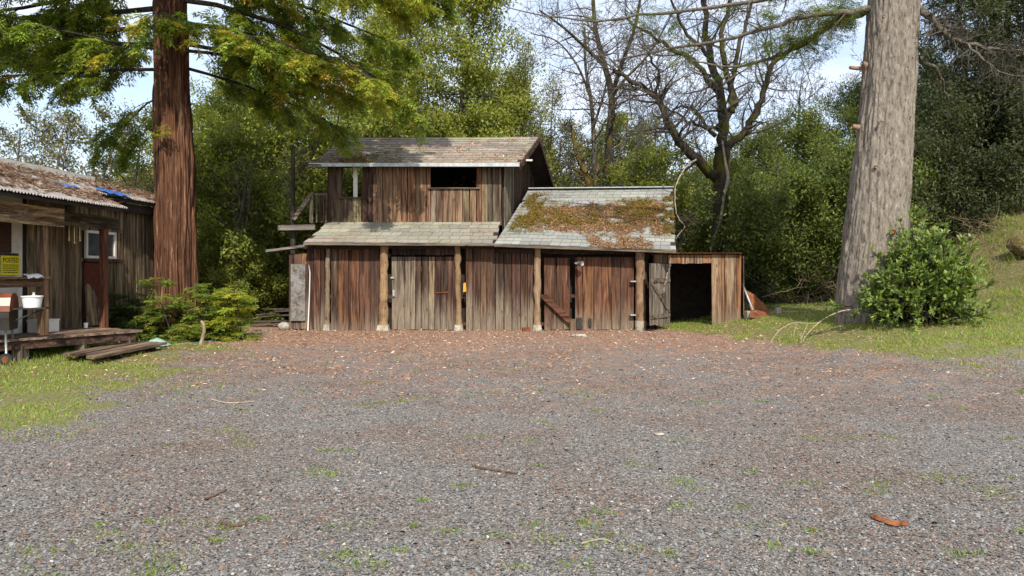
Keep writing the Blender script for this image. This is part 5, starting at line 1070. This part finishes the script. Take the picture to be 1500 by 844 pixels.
for k in range(14):   # crown above the picture
    az = k * 2.4; z = 12.5 + k * .8; q = line((fx(1320), FY, z), (math.sin(az), math.cos(az), -.05), 4.5 - k * .2, 7, r, .06, -.03)
    for m in range(26): j = r.integers(1, 6); spray(r, q[j] + r.normal(0, .25, 3), r.normal(0, .7, 3) + [math.sin(az), math.cos(az), -.2], .6, sp, DEEP[r.integers(0, 4)], 6, .2, .7, dens=8)
link('crown', needle_mesh('crown', sp, r, .06, .014), M['leaf'], FT)
# ------------------------------------------------------------------ leafy bush in front of the fir
BX, BY = float(P(1350, 0, 14.6)[0]), 14.6; bz = gz(BX, BY); r = np.random.default_rng(601)
BU = thing('leafy_bush', 'rounded glossy green bush in front of the grey fir trunk', 'bush', (BX, BY, bz))
st = []
for k in range(120):
    a = np.array([BX + r.normal(0, .18), BY + r.normal(0, .15), bz - .05]); e_ = unit(r.normal(size=3)); e_[2] = abs(e_[2]) * 1.35 - .62; tgt = np.array([BX, BY, bz + .92]) + e_ * np.array([1.12, .9, 1.35]) * r.uniform(.5, 1.0) * (.86 + .42 * float(vn(e_[0]*2.2+5, e_[1]*2.2+5, e_[2]*2.2+5, 8)))
    if k < 3: tgt = np.array([BX + r.uniform(-.3, .75), BY + r.normal(0, .3), bz + r.uniform(2.0, 2.5)])
    if k in (7, 8, 9): tgt = np.array([BX + r.uniform(-1.5, -1.1), BY - .1, bz + r.uniform(.15, .4)])
    L = np.linalg.norm(tgt - a); q = line(a, (tgt - a) / L + [0, 0, .25], L * 1.06, 8, r, .08, -.03); st.append((q, np.linspace(.02, .006, 8)))
    for m in range(7): i = r.integers(3, 7); st.append((line(q[i], unit(q[i] - a) + r.normal(0, .7, 3), r.uniform(.2, .5), 4, r, .12, .03), np.linspace(.008, .004, 4)))
link('stems', tubes_mesh('stems', st), M['dark_bark'], BU)
C, D = [], []
for q, _ in st:
    i0 = 4 if len(q) == 8 else 1
    for k in range(13):
        t = r.uniform(i0, len(q) - 1.02) if r.random() < .55 else len(q) - 1.05; i = int(t); C.append(q[i] + (q[i+1] - q[i]) * (t - i)); D.append(unit(q[i+1] - q[i]) * .7 + r.normal(0, .65, 3) + [0, 0, .25])
C, D = np.array(C), unit(np.array(D)); n = len(C); cols = np.array([(.11,.175,.03), (.145,.215,.036), (.085,.14,.026), (.22,.27,.055), (.17,.235,.042)])[r.integers(0, 5, n)] * (1 + r.uniform(-.2, .2, (n, 1)))
front = np.argsort(C[:, 1] + .45 * np.abs(C[:, 2] - bz - .9))[:270]; isf = np.zeros(n, bool); isf[front] = True
V, F = leaves(C[~isf], D[~isf], .085 + .06 * r.random((~isf).sum()), .04 + .02 * r.random((~isf).sum()), r, up=np.array([[0, -.6, 1.]])); tag(link('foliage', mesh_np('foliage', V, F, rep4(cols[~isf])), M['glossy_leaf'], BU), kind='stuff')
LM = []
for k in range(5):
    c = np.array([(.11,.175,.03), (.145,.215,.036), (.085,.14,.026), (.22,.27,.055), (.17,.235,.042)][k]); V = [(0,0,0),(.3,.16,.03),(.68,.17,.02),(1,0,-.06),(.68,-.17,.02),(.3,-.16,.03),(.5,0,-.03)]
    LM.append(mesh_np('leaf', np.array(V), np.array([(0,1,6),(1,2,6),(2,3,6),(3,4,6),(4,5,6),(5,0,6)]), np.repeat(c[None], 7, 0), True)); LM[-1].materials.append(M['glossy_leaf'])
for i in front:
    o = link('leaf', LM[r.integers(0, 5)], None, BU); o.location = C[i]; q = Vector(D[i]).to_track_quat('X', 'Z'); o.rotation_mode = 'QUATERNION'; o.rotation_quaternion = q; s = r.uniform(.10, .155); o.scale = (s, s * 1.35, s)
# ------------------------------------------------------------------ right bank: boulder, brush, sticks, scrap
def boulder(nm, label, c, R, mat, seed, sq=(1, 1, .75)):
    import bmesh
    bm = bmesh.new(); bmesh.ops.create_icosphere(bm, subdivisions=3, radius=1)
    for v in bm.verts:
        k = .72 + .55 * float(fbm(v.co.x * 1.3 + 4, v.co.y * 1.3 + 4, v.co.z * 1.3 + 4, seed, 4)); v.co = Vector((v.co.x * sq[0], v.co.y * sq[1], v.co.z * sq[2])) * k * R
    me = bpy.data.meshes.new(nm); bm.to_mesh(me); bm.free(); me.polygons.foreach_set('use_smooth', np.ones(len(me.polygons), bool)); o = link(nm, me, M[mat]); o.location = c; return tag(o, label, 'rock')
x = float(P(1508, 0, 18.2)[0]); boulder('boulder', 'mossy brown boulder on the bank at the right edge', (x, 18.2, gz(x, 18.2) + .22), .46, 'moss_stone', 3)
g_ = gpath([(1353,487)], .04)[0]; boulder('rock', 'small pale grey rock in the grass below the bush', tuple(g_), .16, 'stone', 5, (1, .8, .7))
g_ = gpath([(848,492)], .02)[0]; boulder('rock', 'flat pale stone on the gravel by the barn door', tuple(g_), .14, 'concrete', 7, (1.5, .8, .4))
g_ = gpath([(772,481)], .05)[0]; 
MB_ = MB().box(-.11,.11,-.05,.05,0,.11); put(MB_, 'brick', M['rust'], (float(P(771,0,19.6)[0]), 19.6, .0), 'single red brick at the foot of the third log post', 'brick', rz=.2)
def stick(nm, label, pix, r0, r1, mat, lift=.01, zup=None):
    q = gpath(pix, lift)
    if zup is not None: q[:, 2] += np.array(zup)
    s = smooth_path(q, 5); return tag(MB().tube(s, np.linspace(r0, r1, len(s)), 7).build(nm, M[mat], None, True), label, 'stick')
stick('fallen_branch', 'reddish brown fallen branch in the grass at the right edge', [(1438,470),(1460,467),(1480,466),(1515,462)], .035, .05, 'bark_chip', .04)
stick('stick', 'thin pale stick in the grass right of the small rock', [(1422,480),(1440,482),(1458,483)], .014, .01, 'dead_stick')
b0 = gpath([(1150,506)], .02)[0]
arch = thing('arched_branch', 'long pale arching dead branch in the grass left of the fir trunk', 'branch', tuple(b0))
A1 = smooth_path([P(1248,454,15.2), P(1232,456,15.2), P(1215,463,15.1), P(1198,474,14.9), P(1183,489,14.6), P(1176,500,14.3)], 5); A2 = smooth_path([P(1203,471,14.95), P(1190,474,15), P(1165,473,15.1), P(1152,477,15), P(1140,486,14.8), P(1129,501,14.6)], 5); A3 = smooth_path([P(1168,474,15.1), P(1164,484,15), P(1163,494,14.8)], 4); A4 = smooth_path([P(1183,475,15), P(1178,486,14.8), P(1173,499,14.5)], 4)
link('stem', tubes_mesh('stem', [(q, np.linspace(a, .007, len(q))) for q, a in ((A1,.018),(A2,.011),(A3,.006),(A4,.006))], 6), M['dead_stick'], arch)
for lab, pix, r0, r1, m in (('dark brown twig lying on the open gravel in mid yard', [(692,682),(708,686),(728,689),(758,694)], .012, .006, 'dark_stick'), ('pale forked twig on the gravel in the lower middle', [(850,797),(868,792),(884,790),(900,796)], .007, .004, 'dead_stick'), ('thin pale stem on the gravel in front of the porch step', [(310,585),(330,590),(352,590),(372,588)], .010, .006, 'dead_stick'), ('small dark twig on the gravel left of centre', [(300,732),(318,724),(332,717)], .008, .004, 'dark_stick'), ('brown twig on the gravel at the lower left with a green weed', [(322,765),(345,770),(362,768)], .010, .005, 'dark_stick')):
    stick('twig', lab, pix, r0, r1, m)
g_ = gpath([(1276,756),(1292,762),(1308,767),(1330,768)], .012); bb = MB(); V, F = [], []
wd_ = [.02, .035, .03, .008]
for k in range(4):
    for j, o_ in enumerate((-1, 0, 1)): V.append(g_[k] + np.array([.01*o_, wd_[k]*o_*1.6, .02*(1 - abs(o_))]))
for k in range(3):
    for j in range(2): F.append((k*3+j, (k+1)*3+j, (k+1)*3+j+1, k*3+j+1))
tag(bb.add(V, F).build('bark_piece', M['bark_chip'], None, True), 'orange brown strip of bark lying on the gravel at lower right', 'bark')
g_ = gpath([(966,636)], .012)[0]; boulder('pebble', 'flat white stone on the gravel right of centre', tuple(g_), .035, 'concrete', 11, (1.6, .9, .4))
# scrap behind the shed's right corner
SY = 20.6
tag(MB().tube([P(1084,408,SY), P(1103,455,SY-.2)], .03, 8).build('metal_pipe', M['zinc'], None, True), 'silver pipe leaning against the right end of the shed', 'pipe')
sh_ = MB(); V, F = [], []
for j in range(3):
    for i in range(8): p_ = lerp(lerp(P(1100,455,20.0), P(1142,468,19.9), i/7), lerp(P(1097,463,19.6), P(1120,474,19.5), i/7), j/2); V.append(p_ + np.array([0, 0, .05*math.sin(i/7*3.1) + .03*(1-j)]))
for j in range(2):
    for i in range(7): F.append((j*8+i, j*8+i+1, j*8+i+9, j*8+i+8))
tag(sh_.add(V, F).build('rusty_sheet', M['rust'], None, True), 'curled rusty metal sheet on the grass at the shed corner', 'metal sheet')
pan = MB(); V = [P(1092,425,21), P(1106,432,20.9), P(1138,466,20.5), P(1104,470,20.6)]; V2 = [v + np.array([.02, .06, 0]) for v in V]; pan.hexa([*V, *V2]); tag(pan.build('rusty_scrap', M['bark_chip']), 'brown rusted panel leaning among twigs behind the curled sheet', 'panel')
tag(MB().box(float(P(1136,0,20)[0]), float(P(1143,0,20)[0]), 19.9, 20.05, gz(7.4,20)-.02, gz(7.4,20)+.17).build('concrete_block', M['concrete']), 'pale concrete block at the right end of the curled rusty sheet', 'block')
tag(MB().box(float(P(1093,0,20)[0]), float(P(1106,0,20)[0]), 19.9, 20.2, gz(6.7,20)-.02, gz(6.7,20)+.2).build('concrete_block', M['concrete']), 'grey block under the leaning silver pipe', 'block')
# dry brush
def brush(nm, label, boxes, n, L, seed, col='twig', tw_=.006):
    r = np.random.default_rng(seed); ls = []
    for _ in range(n):
        px, py, Y0 = r.uniform(*boxes[0]), r.uniform(*boxes[1]), r.uniform(*boxes[2]); x = float(P(px, 0, Y0)[0]); a = P(px, py, Y0); a[2] = max(a[2], gz(x, Y0)); ls.append((line(a, (r.normal(0, .8), r.normal(0, .4), r.normal(.25, .35)), L * r.uniform(.5, 1.3), 6, r, .2, -.04), np.linspace(tw_ * 1.3, tw_ * .6, 6)))
    o = thing(nm, label, 'brush', tuple(ls[0][0][0])); link('twigs', tubes_mesh('twigs', twigs(ls, r, n * 2, L * .4, 1, tw_ * .7)), M[col], o); return o
M['dry_twig'] = plain('tan_dry_twigs', (.22,.16,.10), .9, .1, 0, .35, 4); 
brush('dry_brush', 'tangle of dry tan twigs left of the grey fir trunk', ((1165,1245),(400,465),(17.5,19.5)), 60, .8, 701, 'dry_twig', .004)
brush('dry_brush', 'dry grass and twig tangle on the bank right of the leafy bush', ((1415,1500),(320,385),(17.5,20)), 120, .55, 702, 'dry_twig', .005)
brush('dry_brush', 'grey twig tangle behind the rusty panel by the shed', ((1095,1150),(420,460),(20.8,21.6)), 40, .8, 703, 'twig', .004)
# dark clutter left of the barn
cl_ = thing('lumber_pile', 'dark heap of old boards in the shade at the left end of the barn', 'lumber pile', (-7, 21, 0)); rp = np.random.default_rng(9)
for k in range(9):
    x = -7.2 + rp.uniform(0, 1.0); MB().bar((x - .7, 21.2 + rp.uniform(-.2,.3), .05 + .06*k), (x + .6, 21.0 + rp.uniform(-.2,.3), .06 + .06*k + rp.uniform(0,.12)), .15, .04).build('board', M['wood_x'], cl_, color=vary((.09,.075,.06)))
MB().tube([(-6.55, 20.5, -.02), (-6.2, 20.45, -.02)], .12, 10)
boulder('rock', 'brown mossy stone beside the metal sheet at the barn left corner', (float(P(417,0,20.1)[0]), 20.1, .1), .17, 'stone', 15)
# saplings of the understorey: thin pale stems left of the barn
r = np.random.default_rng(77)
for px, Y, lb in ((330,22.3,'thin pale stem rising just behind the yellow green sapling'),(343,22.8,'thin pale stem leaning beside the one behind the yellow green sapling'),(368,23.2,'thin pale stem midway between the yellow green sapling and the barn'),(1138,24,'thin pale stem in the dark shrubs right of the shed'),(960,27.5,'thin pale stem just above the right end of the mossy roof')):
    x = float(P(px, 0, Y)[0]); z = gz(x, Y); o = thing('slender_sapling', lb, 'tree', (x, Y, z), 'thin pale stems in the shrubs'); q = line((x, Y, z - .1), (r.normal(0, .1), 0, 1), 5.2, 10, r, .05, .02)
    link('trunk', tubes_mesh('trunk', twigs([(q, np.linspace(.05, .02, 10))], r, 16, 1.0, 2, .006)), M['pale_bark'], o)
